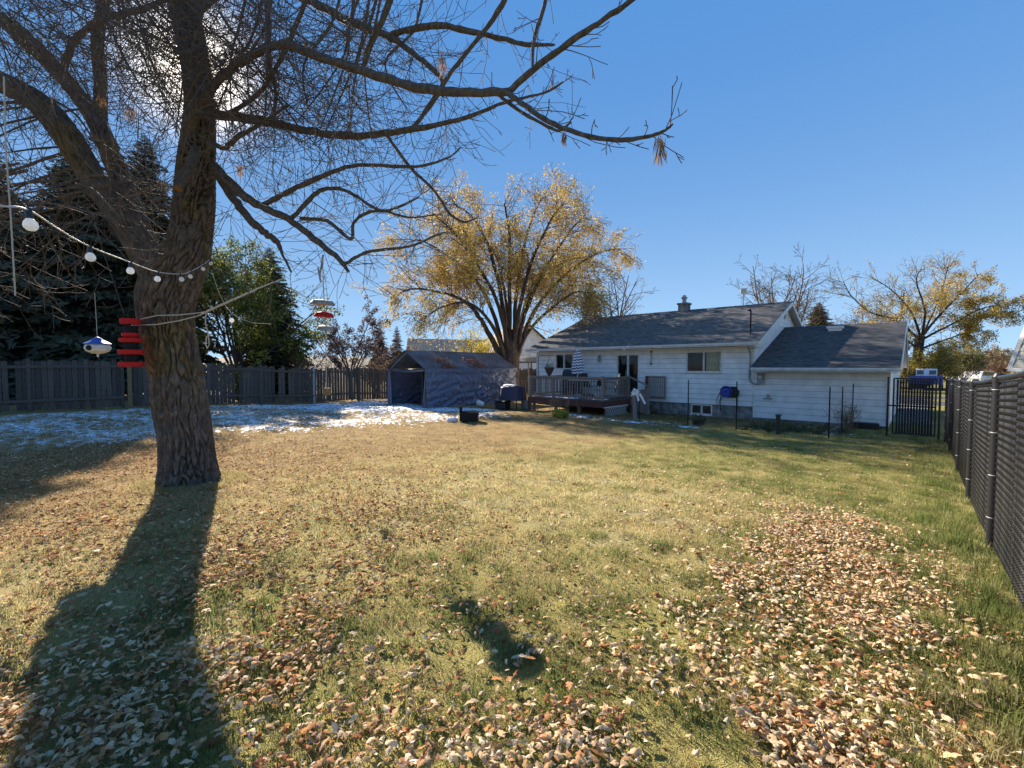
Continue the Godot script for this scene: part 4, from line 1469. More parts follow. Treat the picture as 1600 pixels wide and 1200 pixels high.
func make_house() -> void:
	var W := 18.1
	var root := thing("house", "white lap-sided bungalow with grey shingled roof and attached low garage wing", "house", frame(W, 9.5, -0.37), YAW)
	# openings
	var win3 := [11.95, 13.5, 1.45, 2.2]
	var door := [9.0, 10.08, 0.26, 2.12]
	var win2 := [5.6, 6.96, 1.36, 2.18]
	# foundation
	var f := MB.new()
	var bw := [5.94, 6.76, -0.32, 0.09]
	boxl(f, 4.52, bw[0], -0.7, 0.11, W + 0.03, W + 0.25)
	boxl(f, bw[1], 14.7, -0.7, 0.11, W + 0.03, W + 0.25)
	boxl(f, bw[0], bw[1], -0.7, bw[2], W + 0.03, W + 0.25)
	boxl(f, bw[0], bw[1], bw[3], 0.11, W + 0.03, W + 0.25)
	boxl(f, 0.7, 4.52, -0.7, -0.27, W + 0.032, W + 0.25)
	boxl(f, 0.7, 0.9, -0.7, -0.27, W + 0.25, W + 9.4)
	put("foundation", f.done(), M.concrete, root)
	# core walls behind the boards
	var c := MB.new()
	boxl(c, 4.5, 4.62, 0.0, 2.5, W + 0.06, W + 9.6)
	boxl(c, 14.58, 14.7, 0.11, 2.5, W + 0.06, W + 9.6)
	boxl(c, 4.5, 14.7, 0.11, 2.5, W + 9.6, W + 9.7)
	boxl(c, 0.72, 0.82, -0.27, 1.5, W + 0.06, W + 9.4)
	boxl(c, 0.72, 4.5, -0.27, 1.5, W + 9.3, W + 9.4)
	c.tri(L(14.7, 2.4, 17.8), L(14.7, 4.4, 22.9), L(14.7, 2.4, 28.0))
	put("wall_core", c.done(), M.siding[0], root)
	# lap boards
	var sheath := MB.new()
	var y := 0.11
	while y < 2.28:
		boards_row("siding_board", root, 4.5, 14.7, y, minf(y + 0.191, 2.36), W, [win3, door, win2], sheath)
		y += 0.2
	y = -0.28
	while y < 1.38:
		boards_row("siding_board", root, 0.685, 4.497, y, minf(y + 0.196, 1.5), W + 0.004, [], sheath)
		y += 0.205
	put("sheathing", sheath.done(), M.fence_rail, root)
	# right end of the garage wing: boards facing the gate
	y = -0.28
	while y < 1.4:
		var mb := MB.new()
		var a := L(0.685, y, W)
		var b := L(0.685, minf(y + 0.205, 1.5), W + 9.4)
		mb.face(Vector3(a.x + 0.016, a.y, a.z), Vector3(a.x + 0.016, a.y, b.z), Vector3(a.x + 0.004, b.y, b.z), Vector3(a.x + 0.004, b.y, a.z), Vector3.RIGHT)
		mb.face(Vector3(a.x - 0.03, a.y, a.z), Vector3(a.x - 0.03, a.y, b.z), Vector3(a.x + 0.016, a.y, b.z), Vector3(a.x + 0.016, a.y, a.z), Vector3.DOWN)
		put("siding_board", mb.done(), M.siding[rng.randi() % 3], root)
		y += 0.205
	# gables
	for g in [[4.5, 2.3, 4.36, 17.95, 27.85, 0.2], [0.685, 1.5, 3.24, 17.8, 27.9, 0.2]]:
		var yy: float = g[1]
		while yy < g[2] - 0.05:
			var y2: float = minf(yy + 0.2, g[2])
			var h1: float = (g[2] - yy) / (g[2] - g[1]) * (g[4] - g[3]) * 0.5
			var h2: float = (g[2] - y2) / (g[2] - g[1]) * (g[4] - g[3]) * 0.5
			var mid := 22.9
			var mb := MB.new()
			var p := [L(g[0], yy, mid - h1), L(g[0], yy, mid + h1), L(g[0], y2, mid + h2), L(g[0], y2, mid - h2)]
			mb.face(p[0] + Vector3(0.018, 0, 0), p[1] + Vector3(0.018, 0, 0), p[2] + Vector3(0.004, 0, 0), p[3] + Vector3(0.004, 0, 0), Vector3.RIGHT)
			mb.face(p[0] - Vector3(0.02, 0, 0), p[1] - Vector3(0.02, 0, 0), p[1] + Vector3(0.018, 0, 0), p[0] + Vector3(0.018, 0, 0), Vector3.DOWN)
			put("gable_board", mb.done(), M.siding[rng.randi() % 3], root)
			yy += 0.2
	var gv := MB.new()
	boxl(gv, 4.45, 4.475, 3.7, 4.05, 22.78, 23.02)
	put("gable_vent", gv.done(), M.grey_paint, root)
	# roofs
	var r := MB.new()
	roof_slope(r, 4.22, 14.98, 17.55, 2.46, 22.9, 4.43)
	roof_slope(r, 4.22, 14.98, 28.25, 2.46, 22.9, 4.43)
	put("roof", r.done(), M.roof, root)
	var r2 := MB.new()
	roof_slope(r2, 0.42, 4.48, 17.55, 1.55, 22.9, 3.3)
	roof_slope(r2, 0.42, 4.48, 28.25, 1.55, 22.9, 3.3)
	put("roof", r2.done(), M.roof_dark, root).set_meta("label", "lower darker shingled roof of the garage wing")
	var under := MB.new()
	for q in [[4.24, 14.96, 2.46, 4.43], [0.44, 4.48, 1.55, 3.3]]:
		var e := 0.035
		for s in [17.56, 28.24]:
			under.face(L(q[0], q[2] - e, s), L(q[1], q[2] - e, s), L(q[1], q[3] - e, 22.9), L(q[0], q[3] - e, 22.9), Vector3.DOWN)
	put("roof_deck", under.done(), M.soffit, root)
	for q in [[4.22, 14.98, 4.43], [0.42, 4.48, 3.3]]:
		var cap := MB.new()
		var k := 0
		var v: float = q[0]
		while v < q[1]:
			var ve: float = minf(v + 0.28, q[1])
			cap.face(L(v, q[2] + 0.024, 22.9), L(ve, q[2] + 0.016, 22.9), L(ve, q[2] - 0.036, 22.76), L(v, q[2] - 0.028, 22.76), Vector3.UP)
			cap.face(L(v, q[2] + 0.024, 22.9), L(ve, q[2] + 0.016, 22.9), L(ve, q[2] - 0.036, 23.04), L(v, q[2] - 0.028, 23.04), Vector3.UP)
			v += 0.25
		put("ridge_cap", cap.done(), M.roof_dark, root)
	# soffits, gutters, rake boards
	var so := MB.new()
	boxl(so, 4.3, 14.9, 2.28, 2.3, 17.6, W + 0.05)
	boxl(so, 0.5, 4.44, 1.38, 1.4, 17.6, W + 0.05)
	put("soffit", so.done(), M.soffit, root)
	for q in [[4.2, 15.0, 2.335, 2.465], [0.4, 4.46, 1.425, 1.555]]:
		var g := MB.new()
		var pr := PackedVector2Array([Vector2(0, 0.115), Vector2(0.0, 0.0), Vector2(0.075, 0.0), Vector2(0.085, 0.03), Vector2(0.11, 0.065), Vector2(0.112, 0.12), Vector2(0.102, 0.12), Vector2(0.1, 0.07), Vector2(0.07, 0.012), Vector2(0.01, 0.012), Vector2(0.01, 0.115)])
		var mid := L((q[0] + q[1]) * 0.5, q[2], 17.6)
		g.prism(pr, (q[1] - q[0]) * 0.5, Transform3D(Basis(Vector3.BACK, Vector3.UP, Vector3.LEFT), mid))
		put("gutter", g.done(), M.trim, root)
	for q in [[4.2, 2.46, 4.43], [15.0, 2.46, 4.43], [0.4, 1.55, 3.3]]:
		for s in [17.55, 28.25]:
			var a := L(q[0], q[1] - 0.02, s)
			var b := L(q[0], q[2] - 0.02, 22.9)
			var mid := (a + b) * 0.5
			var dz := (b - a).normalized()
			var rk := MB.new()
			rk.box(mid - Vector3(0, 0.07, 0), Vector3(0.024, 0.15, (b - a).length()), Basis(Vector3.RIGHT, dz.cross(Vector3.RIGHT), dz))
			put("rake_board", rk.done(), M.trim, root)
	for q in [[0.655, 0.75, -0.28, 1.38, W - 0.03, W - 0.001], [0.65, 0.684, -0.28, 1.38, W, W + 0.09], [14.62, 14.72, 0.11, 2.28, W - 0.03, W - 0.001], [4.46, 4.54, 0.11, 2.28, W - 0.026, W - 0.001]]:
		var cb := MB.new()
		boxl(cb, q[0], q[1], q[2], q[3], q[4], q[5])
		put("corner_board", cb.done(), M.trim, root)
	# windows and door
	window_in(root, win3[0], win3[1], win3[2], win3[3], W, 3, "three-pane window on the left over the deck")
	window_in(root, win2[0], win2[1], win2[2], win2[3], W, 2, "two-pane window with a pale green curtain", [[5.66, 6.24]])
	window_in(root, bw[0], bw[1], bw[2], bw[3], W + 0.05, 2, "small white basement window in the foundation")
	var d := put("patio_door", null, M.trim, root)
	var fr := MB.new()
	boxl(fr, door[0], door[1], door[3] - 0.05, door[3], W - 0.035, W + 0.08)
	boxl(fr, door[0], door[0] + 0.05, door[2], door[3] - 0.05, W - 0.035, W + 0.08)
	boxl(fr, door[1] - 0.05, door[1], door[2], door[3] - 0.05, W - 0.035, W + 0.08)
	boxl(fr, 9.5, 9.58, door[2], door[3] - 0.05, W - 0.01, W + 0.07)
	boxl(fr, door[0] + 0.05, door[1] - 0.05, door[2], door[2] + 0.05, W - 0.02, W + 0.07)
	d.mesh = fr.done()
	for s in [[9.05, 9.5], [9.58, 10.03]]:
		var g := MB.new()
		boxl(g, s[0], s[1], door[2] + 0.05, door[3] - 0.05, W + 0.02, W + 0.026)
		put("pane", g.done(), M.glass, d)
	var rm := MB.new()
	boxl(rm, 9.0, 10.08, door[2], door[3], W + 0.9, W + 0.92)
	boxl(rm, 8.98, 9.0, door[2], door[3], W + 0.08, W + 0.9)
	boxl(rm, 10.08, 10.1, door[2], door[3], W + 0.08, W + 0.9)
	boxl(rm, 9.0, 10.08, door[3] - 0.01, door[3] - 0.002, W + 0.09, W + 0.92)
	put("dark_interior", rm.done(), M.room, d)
	var hd := MB.new()
	boxl(hd, 9.6, 9.62, 1.1, 1.4, W - 0.05, W - 0.03)
	put("handle", hd.done(), M.grey_paint, d)
	# chimney
	var ch := MB.new()
	boxl(ch, 8.74, 9.2, 4.1, 4.72, 22.7, 23.15)
	var cm := put("chimney", ch.done(), M.concrete, root)
	var cc := MB.new()
	boxl(cc, 8.69, 9.25, 4.721, 4.8, 22.65, 23.2)
	put("cap", cc.done(), M.concrete, cm)
	var po := MB.new()
	po.lathe([Vector2(0.1, 0), Vector2(0.1, 0.2), Vector2(0.15, 0.24), Vector2(0.15, 0.3), Vector2(0.08, 0.34), Vector2(0.08, 0.4), Vector2(0.0, 0.42)], 14, L(8.97, 4.8, 22.92))
	put("flue_pot", po.done(), M.grey_paint, cm)
	# roof furniture
	for q in [[7.35, 22.15, 4.15, 0.16, false], [9.75, 22.2, 4.17, 0.14, false], [2.55, 22.1, 3.04, 0.28, true]]:
		var vb := MB.new()
		vb.cbox(L(q[0], q[2] + 0.11, q[1]), Vector3(q[3] * 2, 0.1, 0.34), 0.02)
		boxl(vb, q[0] - q[3] * 0.8, q[0] + q[3] * 0.8, q[2] - 0.06, q[2] + 0.061, q[1] - 0.13, q[1] + 0.13)
		put("roof_vent", vb.done(), M.white_paint if q[4] else M.grey_paint, root)
	var ms := MB.new()
	ms.tube([L(4.72, 2.7, 18.45), L(4.72, 3.64, 18.45)], [0.028, 0.028], 8)
	ms.tube([L(4.72, 3.64, 18.45), L(4.74, 3.7, 18.42), L(4.8, 3.68, 18.38)], [0.035, 0.04, 0.03], 8)
	ms.tube([L(4.72, 3.4, 18.45), L(4.9, 3.4, 18.4)], [0.012, 0.012], 6)
	put("service_mast", ms.done(), M.black_metal, root)
	var ins := MB.new()
	ins.lathe([Vector2(0.0, -0.05), Vector2(0.04, -0.04), Vector2(0.045, 0.03), Vector2(0, 0.05)], 10, L(4.9, 3.42, 18.4))
	put("insulator", ins.done(), M.white_paint, root)
	var an := MB.new()
	an.tube([L(6.2, 4.4, 22.95), L(6.2, 5.0, 22.95)], [0.022, 0.022], 6)
	put("antenna_pole", an.done(), M.steel, root)
	var ap := MB.new()
	ap.cbox(L(6.2, 5.12, 22.95), Vector3(0.27, 0.26, 0.06), 0.02)
	put("antenna_panel", ap.done(), M.cream, root)
	# downspout and meter
	var ds := MB.new()
	ds.tube([L(4.64, 2.34, 17.68), L(4.6, 2.2, 17.9), L(4.6, 2.05, 18.03), L(4.6, 1.5, 18.03)], [0.036, 0.036, 0.036, 0.036], 8)
	put("downspout", ds.done(), M.grey_paint, root)
	var cd := MB.new()
	cd.tube([L(4.62, 1.5, 18.05), L(4.62, 1.15, 18.05), L(4.58, 1.02, 18.05), L(4.48, 0.96, 18.05), L(4.3, 0.94, 18.05)], [0.034, 0.034, 0.034, 0.034, 0.034], 8)
	put("conduit", cd.done(), M.grey_paint, root)
	var mt := MB.new()
	mt.cbox(L(4.24, 1.14, 18.03), Vector3(0.24, 0.4, 0.1), 0.015)
	var me := put("electric_meter", mt.done(), M.grey_paint, root)
	var dl := MB.new()
	dl.tube([L(4.24, 1.2, 17.98), L(4.24, 1.2, 17.9), L(4.24, 1.2, 17.88)], [0.085, 0.085, 0.06], 16)
	put("dial", dl.done(), mat(0.5, 0.5, 0.48, 0.15), me)
	var tp := MB.new()
	tp.cbox(L(4.0, 0.44, 18.05), Vector3(0.3, 0.035, 0.1), 0.01)
	tp.cbox(L(4.0, 0.52, 18.06), Vector3(0.1, 0.13, 0.06), 0.01)
	put("outlet_cover", tp.done(), M.grey_paint, root)
	# lantern between window and door
	var ln := MB.new()
	ln.lathe([Vector2(0.0, 0.0), Vector2(0.06, 0.02), Vector2(0.075, 0.2), Vector2(0.09, 0.21), Vector2(0.02, 0.29), Vector2(0, 0.29)], 8, L(10.95, 1.8, 17.98))
	boxl(ln, 10.92, 10.98, 2.02, 2.1, 17.96, W - 0.02)
	put("wall_lantern", ln.done(), M.grey_paint, root)


# ---------- deck ----------
func make_deck() -> void:
	var root := thing("deck", "raised weathered wood deck with baluster railing behind the bungalow", "deck", frame(15.0, 10.8, -0.32), YAW)
	var v1 := 8.94
	var v2 := 12.65
	var u1 := 15.0
	var top := 0.27
	for k in 22:
		var u := u1 + 0.07 + k * 0.141
		plank("deck_board", Vector3(v2 - v1 + 0.06, 0.034, 0.134), M.deck_floor, root, L((v1 + v2) * 0.5, top - 0.017, u))
	plank("fascia_board", Vector3(v2 - v1 + 0.08, 0.235, 0.04), M.deck_red, root, L((v1 + v2) * 0.5, top - 0.155, u1 - 0.025))
	plank("fascia_board", Vector3(0.04, 0.235, 3.04), M.deck_red, root, L(v1 - 0.02, top - 0.155, u1 + 1.54))
	plank("fascia_board", Vector3(0.04, 0.235, 3.04), M.deck_red, root, L(v2 + 0.02, top - 0.155, u1 + 1.54))
	for v in [8.98, 10.2, 11.4, 12.6]:
		plank("footing_post", Vector3(0.1, 0.62, 0.1), M.deck_wood, root, L(v, -0.15, u1 + 0.32))
		plank("footing_post", Vector3(0.1, 0.62, 0.1), M.deck_wood, root, L(v, -0.15, u1 + 2.4))
	var posts := [[8.99, 15.05], [11.35, 15.05], [12.6, 15.05], [8.99, 17.15], [12.6, 18.0]]
	for p in posts:
		plank("rail_post", Vector3(0.09, 0.96, 0.09), M.deck_wood, root, L(p[0], top + 0.46, p[1]))
	for q in [[9.03, 12.56, 15.05, 15.05], [8.99, 8.99, 15.09, 17.11], [12.6, 12.6, 15.09, 17.96]]:
		var along: bool = q[0] != q[1]
		var len: float = (q[1] - q[0]) if along else (q[3] - q[2])
		var c := L((q[0] + q[1]) * 0.5, 0, (q[2] + q[3]) * 0.5)
		plank("handrail", Vector3(len + 0.1, 0.038, 0.12) if along else Vector3(0.12, 0.038, len + 0.1), M.deck_wood, root, Vector3(c.x, top + 0.88 - fy, c.z))
		plank("lower_rail", Vector3(len, 0.07, 0.036) if along else Vector3(0.036, 0.07, len), M.deck_wood, root, Vector3(c.x, top + 0.1 - fy, c.z))
		plank("upper_rail", Vector3(len, 0.07, 0.036) if along else Vector3(0.036, 0.07, len), M.deck_wood, root, Vector3(c.x, top + 0.815 - fy, c.z))
		var n := int(len / 0.122)
		for k in n:
			var t := (k + 0.5) / n
			var p := L(lerpf(q[0], q[1], t), top + 0.46, lerpf(q[2], q[3], t))
			var out := Vector3(0, 0, 0.036) if along else Vector3(0.036, 0, 0)
			plank("baluster", Vector3(0.036, 0.8, 0.036), M.deck_wood, root, p + out)
	# white lattice closing the right side under the deck
	var lat := put("lattice", null, M.white_paint, root)
	var fr := MB.new()
	boxl(fr, 8.88, 8.905, -0.4, -0.36, 15.0, 16.9)
	boxl(fr, 8.88, 8.905, -0.02, 0.02, 15.0, 16.9)
	lat.mesh = fr.done()
	for s in [-1.0, 1.0]:
		for k in 13:
			var uc := 14.8 + k * 0.17
			var a := Vector2(uc, -0.36)
			var b := Vector2(uc + 0.34, -0.02)
			if s < 0:
				a = Vector2(uc + 0.34, -0.36)
				b = Vector2(uc, -0.02)
			if minf(a.x, b.x) < 14.98 or maxf(a.x, b.x) > 16.95:
				continue
			var p := L(8.887 + 0.006 * s, a.y, a.x)
			var q := L(8.887 + 0.006 * s, b.y, b.x)
			var d := (q - p).normalized()
			var m := MB.new()
			m.box(Vector3.ZERO, Vector3(0.006, 0.026, (q - p).length()), Basis(Vector3.RIGHT, d.cross(Vector3.RIGHT), d))
			put("lattice_slat", m.done(), M.white_paint, lat, (p + q) * 0.5)
	# steps down to the right along the house
	for k in 3:
		plank("step", Vector3(0.29, 0.04, 0.86), M.deck_floor, root, L(8.74 - k * 0.27, top - 0.16 - k * 0.17, 17.62))
	for u in [17.16, 18.02]:
		var a := L(8.92, 0.16, u)
		var b := L(8.06, -0.36, u)
		var d := (b - a).normalized()
		var m := MB.new()
		m.box(Vector3.ZERO, Vector3((b - a).length(), 0.24, 0.038), Basis(d, d.cross(Vector3.BACK) * -1.0, Vector3.BACK))
		put("stringer", m.done(), M.deck_wood, root, (a + b) * 0.5)
	plank("newel_post", Vector3(0.09, 1.12, 0.09), M.deck_wood, root, L(8.1, 0.19, 17.1))
	for k in 3:
		plank("side_board", Vector3(0.12, 1.02 - k * 0.04, 0.025), M.deck_wood, root, L(8.22 + k * 0.13, 0.17 - k * 0.01, 17.12))
	var a := L(8.99, top + 0.9, 17.12)
	var b := L(8.1, 0.78, 17.12)
	var d := (b - a).normalized()
	var m := MB.new()
	m.box(Vector3.ZERO, Vector3((b - a).length() + 0.08, 0.04, 0.1), Basis(d, Vector3.BACK.cross(d), Vector3.BACK))
	put("sloping_handrail", m.done(), M.deck_wood, root, (a + b) * 0.5)
	# railing panel on the wall side of the steps
	var pn := thing("railing_panel", "short wooden baluster panel with a red end board against the white siding", "railing", frame(17.98, 8.2, 0.15), YAW)
	plank("red_board", Vector3(0.15, 0.62, 0.03), M.red_wood, pn, L(8.56, 0.86, 17.93))
	plank("top_rail", Vector3(0.88, 0.07, 0.04), M.deck_wood, pn, L(8.2, 1.15, 17.965))
	plank("bottom_rail", Vector3(0.88, 0.07, 0.04), M.deck_wood, pn, L(8.2, 0.27, 17.965))
	plank("end_post", Vector3(0.06, 0.96, 0.06), M.deck_wood, pn, L(7.79, 0.7, 17.96))
	for k in 7:
		plank("baluster", Vector3(0.036, 0.88, 0.03), M.deck_wood, pn, L(8.42 - k * 0.09, 0.7, 17.925))


# ---------- fences ----------
func make_wood_fence() -> void:
	var root := thing("wood_fence", "weathered grey board fence along the left side of the yard", "fence", frame(8.0, 22.2, 0.0), YAW)
	var u := -7.0
	var sect := 0
	while u < 27.0:
		var gy := gh(lot(u, 22.2, 0).x, lot(u, 22.2, 0).z)
		var gy2 := gh(lot(u + 2.4, 22.2, 0).x, lot(u + 2.4, 22.2, 0).z)
		var rails_near := sect % 3 != 1
		var yellow := sect == 4
		plank("post", Vector3(0.1, 1.86, 0.1), M.fence[sect % 5] if sect != 7 else M.grey_paint, root, L(22.2, gy + 0.9, u))
		if yellow:
			plank("post", Vector3(0.03, 1.75, 0.13), M.new_wood, root, L(22.13, gy + 0.88, u + 0.2)).set_meta("label", "newer yellow brace board beside a fence post")
		for h in [0.42, 1.58]:
			var a := L(22.2 + (-0.035 if rails_near else 0.035), gy + h, u)
			var b := L(22.2 + (-0.035 if rails_near else 0.035), gy2 + h + rng.randf_range(-0.03, 0.03), u + 2.4)
			var d := (b - a).normalized()
			var m := MB.new()
			m.box(Vector3.ZERO, Vector3(0.04, 0.09, (b - a).length()), Basis(Vector3.RIGHT, d.cross(Vector3.RIGHT), d))
			put("rail", m.done(), M.fence_rail, root, (a + b) * 0.5)
		var n := 16
		for k in n:
			var uu := u + 0.075 + k * 0.15
			if rng.randf() < 0.03:
				continue
			var g := lerpf(gy, gy2, k / 16.0)
			var h: float = [1.62, 1.68, 1.72][rng.randi() % 3] + rng.randf_range(-0.03, 0.03)
			var w: float = [0.138, 0.143, 0.132][rng.randi() % 3]
			plank("fence_board", Vector3(0.02, h, w), M.fence[rng.randi() % 5], root, L(22.2 + (0.004 if rails_near else -0.004) + (0.0 if rails_near else -0.0), g + 0.06 + h * 0.5 + rng.randf_range(0, 0.05), uu), Basis(Vector3.RIGHT, rng.randfn(0, 0.006)))
		sect += 1
		u += 2.4


func make_black_fence() -> void:
	var v := -0.55
	var root := thing("chain_link_fence", "black vinyl chain-link fence with privacy slats along the right side", "fence", frame(9.0, v, 0.0), YAW)
	var us := [1.2, 3.65, 6.1, 8.6, 11.0, 13.5, 16.0]
	var tops := []
	for u in us:
		var p := lot(u, v, 0)
		tops.append(gh(p.x, p.z) + 1.6 + (0.03 if u < 5 else 0.0))
	for k in us.size():
		var p := lot(us[k], v, 0)
		var g := gh(p.x, p.z)
		var m := MB.new()
		var b := L(v, g - 0.2, us[k])
		var t := L(v, tops[k] + 0.0, us[k])
		m.tube([b, t], [0.047, 0.047], 16)
		var po := put("post", m.done(), M.black_vinyl, root)
		var c := MB.new()
		c.lathe([Vector2(0.051, -0.03), Vector2(0.051, 0.02), Vector2(0.035, 0.05), Vector2(0, 0.05)], 14, t)
		put("post_cap", c.done(), M.black_vinyl, po)
		var ties := MB.new()
		for q in 4:
			ties.lathe([Vector2(0.048, -0.004), Vector2(0.05, 0.0), Vector2(0.048, 0.004)], 14, L(v, g + 0.3 + q * 0.4, us[k]))
		put("tie_band", ties.done(), M.grey_paint, po)
	for k in us.size() - 1:
		var m := MB.new()
		var a := L(v, tops[k] + 0.01, us[k])
		var b := L(v, tops[k + 1] + 0.01, us[k + 1])
		var pts := []
		var rads := []
		for j in 9:
			var t := j / 8.0
			pts.append(a.lerp(b, t) - Vector3(0, 0.02 * sin(PI * t), 0))
			rads.append(0.022)
		m.tube(pts, rads, 10)
		put("top_rail", m.done(), M.black_vinyl, root)
		# slats, woven between the wires
		var len: float = us[k + 1] - us[k] - 0.08
		var n := int(len / 0.057)
		for j in n:
			var uu: float = us[k] + 0.055 + j * 0.057
			var t: float = (uu - us[k]) / (us[k + 1] - us[k])
			var p := lot(uu, v, 0)
			var g := gh(p.x, p.z)
			var y2 := lerpf(tops[k], tops[k + 1], t) - 0.05
			var y1 := g + 0.05
			var mb := MB.new()
			mb.box(Vector3.ZERO, Vector3(0.005, y2 - y1, 0.055))
			put("privacy_slat", mb.done(), M.slat[rng.randi() % 4], root, L(v, (y1 + y2) * 0.5 - rng.randf() * 0.02, uu), Basis(Vector3.UP, rng.randfn(0, 0.03)))
		# wire: zigzag strands hooked into each other
		var w := MB.new()
		var strands := int((us[k + 1] - us[k]) / 0.057)
		for j in strands:
			var u0: float = us[k] + 0.026 + j * 0.057
			var t: float = (u0 - us[k]) / (us[k + 1] - us[k])
			var p := lot(u0, v, 0)
			var g := gh(p.x, p.z) + 0.03
			var hh := lerpf(tops[k], tops[k + 1], t) - 0.01 - g
			var rows := int(hh / 0.0285)
			for q in rows:
				var s := 1.0 if q % 2 == 0 else -1.0
				var ua := u0 - 0.0285 * s
				var ub := u0 + 0.0285 * s
				var side := 0.011 if q % 2 == 0 else -0.011
				var pa := L(v - side * 0.4, g + q * hh / rows, ua)
				var pb := L(v - side * 0.4, g + (q + 1) * hh / rows, ub)
				var mid := (pa + pb) * 0.5 + Vector3(side, 0, 0)
				w.tube([pa, mid, pb], [0.0034, 0.0034, 0.0034], 3, false)
		put("wire_mesh", w.done(), M.black_vinyl, root).set_meta("kind", "stuff")


func make_gate() -> void:
	var u := 16.4
	var root := thing("gate", "black chain-link gate with thin slats between garage and fence", "gate", frame(u, 0.1, -0.32), YAW)
	var g := -0.35
	for v in [-0.42, 0.64]:
		var m := MB.new()
		m.tube([L(v, g - 0.1, u), L(v, 1.3, u)], [0.026, 0.026], 10)
		put("gate_post", m.done(), M.black_vinyl, root)
	var f := MB.new()
	var fa := -0.34
	var fb := 0.52
	for q in [[fa, g + 0.08, fa, 1.26], [fb, g + 0.08, fb, 1.26], [fa, g + 0.08, fb, g + 0.08], [fa, 1.26, fb, 1.26], [fa, 0.5, fb, 0.5]]:
		f.tube([L(q[0], q[1], u), L(q[2], q[3], u)], [0.019, 0.019], 8)
	put("gate_frame", f.done(), M.black_vinyl, root)
	for k in 13:
		var v := fa + 0.075 + k * 0.0585
		var mb := MB.new()
		mb.box(Vector3.ZERO, Vector3(0.046, 1.5, 0.006))
		put("privacy_slat", mb.done(), M.slat[k % 3], root, L(v, g + 0.83, u))
	var w := MB.new()
	for j in 15:
		var v0 := fa + 0.03 + j * 0.0575
		for q in 54:
			var s := 1.0 if q % 2 == 0 else -1.0
			w.tube([L(v0 - 0.0287 * s, g + 0.08 + q * 0.0283, u - 0.008 * s), L(v0 + 0.0287 * s, g + 0.08 + (q + 1) * 0.0283, u - 0.008 * s)], [0.0042, 0.0042], 3, false)
	put("wire_mesh", w.done(), M.black_vinyl, root).set_meta("kind", "stuff")
	var la := MB.new()
	la.cbox(L(0.57, 0.5, u - 0.02), Vector3(0.16, 0.035, 0.05), 0.008)
	put("latch", la.done(), M.black_metal, root)
	# low garden fence in front of the wall
	var gf := thing("garden_fence", "thin wire garden fence on black steel stakes before the white wall", "fence", frame(14.5, 3.5, -0.35), YAW)
	var st := [[14.5, 5.5, 1.16], [14.5, 4.05, 1.14], [14.5, 1.75, 1.05], [15.9, 1.62, 1.0], [17.3, 1.5, 1.06]]
	for s in st:
		var p := lot(s[0], s[1], 0)
		var m := MB.new()
		m.tube([L(s[1], gh(p.x, p.z) - 0.15, s[0]), L(s[1], s[2], s[0])], [0.019, 0.017], 6)
		put("stake", m.done(), M.black_metal, gf)
	for k in st.size() - 1:
		var a: Array = st[k]
		var b: Array = st[k + 1]
		var len := Vector2(a[0] - b[0], a[1] - b[1]).length()
		var nn := int(len / 0.075)
		var wm := MB.new()
		for j in nn:
			for q in 17:
				var s := 1.0 if q % 2 == 0 else -1.0
				var t0 := clampf((j + 0.5 - 0.5 * s) / nn, 0, 1)
				var t1 := clampf((j + 0.5 + 0.5 * s) / nn, 0, 1)
				wm.tube([L(lerpf(a[1], b[1], t0), -0.3 + q * 0.075, lerpf(a[0], b[0], t0)), L(lerpf(a[1], b[1], t1), -0.3 + (q + 1) * 0.075, lerpf(a[0], b[0], t1))], [0.0022, 0.0022], 3, false)
		put("wire_mesh", wm.done(), M.grey_paint, gf).set_meta("kind", "stuff")
	var wp := thing("stub_post", "short dark wooden post at the edge of the garden bed", "post", frame(14.3, 2.9, -0.4), YAW)
	plank("shaft", Vector3(0.1, 0.62, 0.1), M.dark_bark, wp, L(2.9, -0.1, 14.3))
	plank("cap_board", Vector3(0.14, 0.03, 0.14), M.dark_bark, wp, L(2.9, 0.225, 14.3))


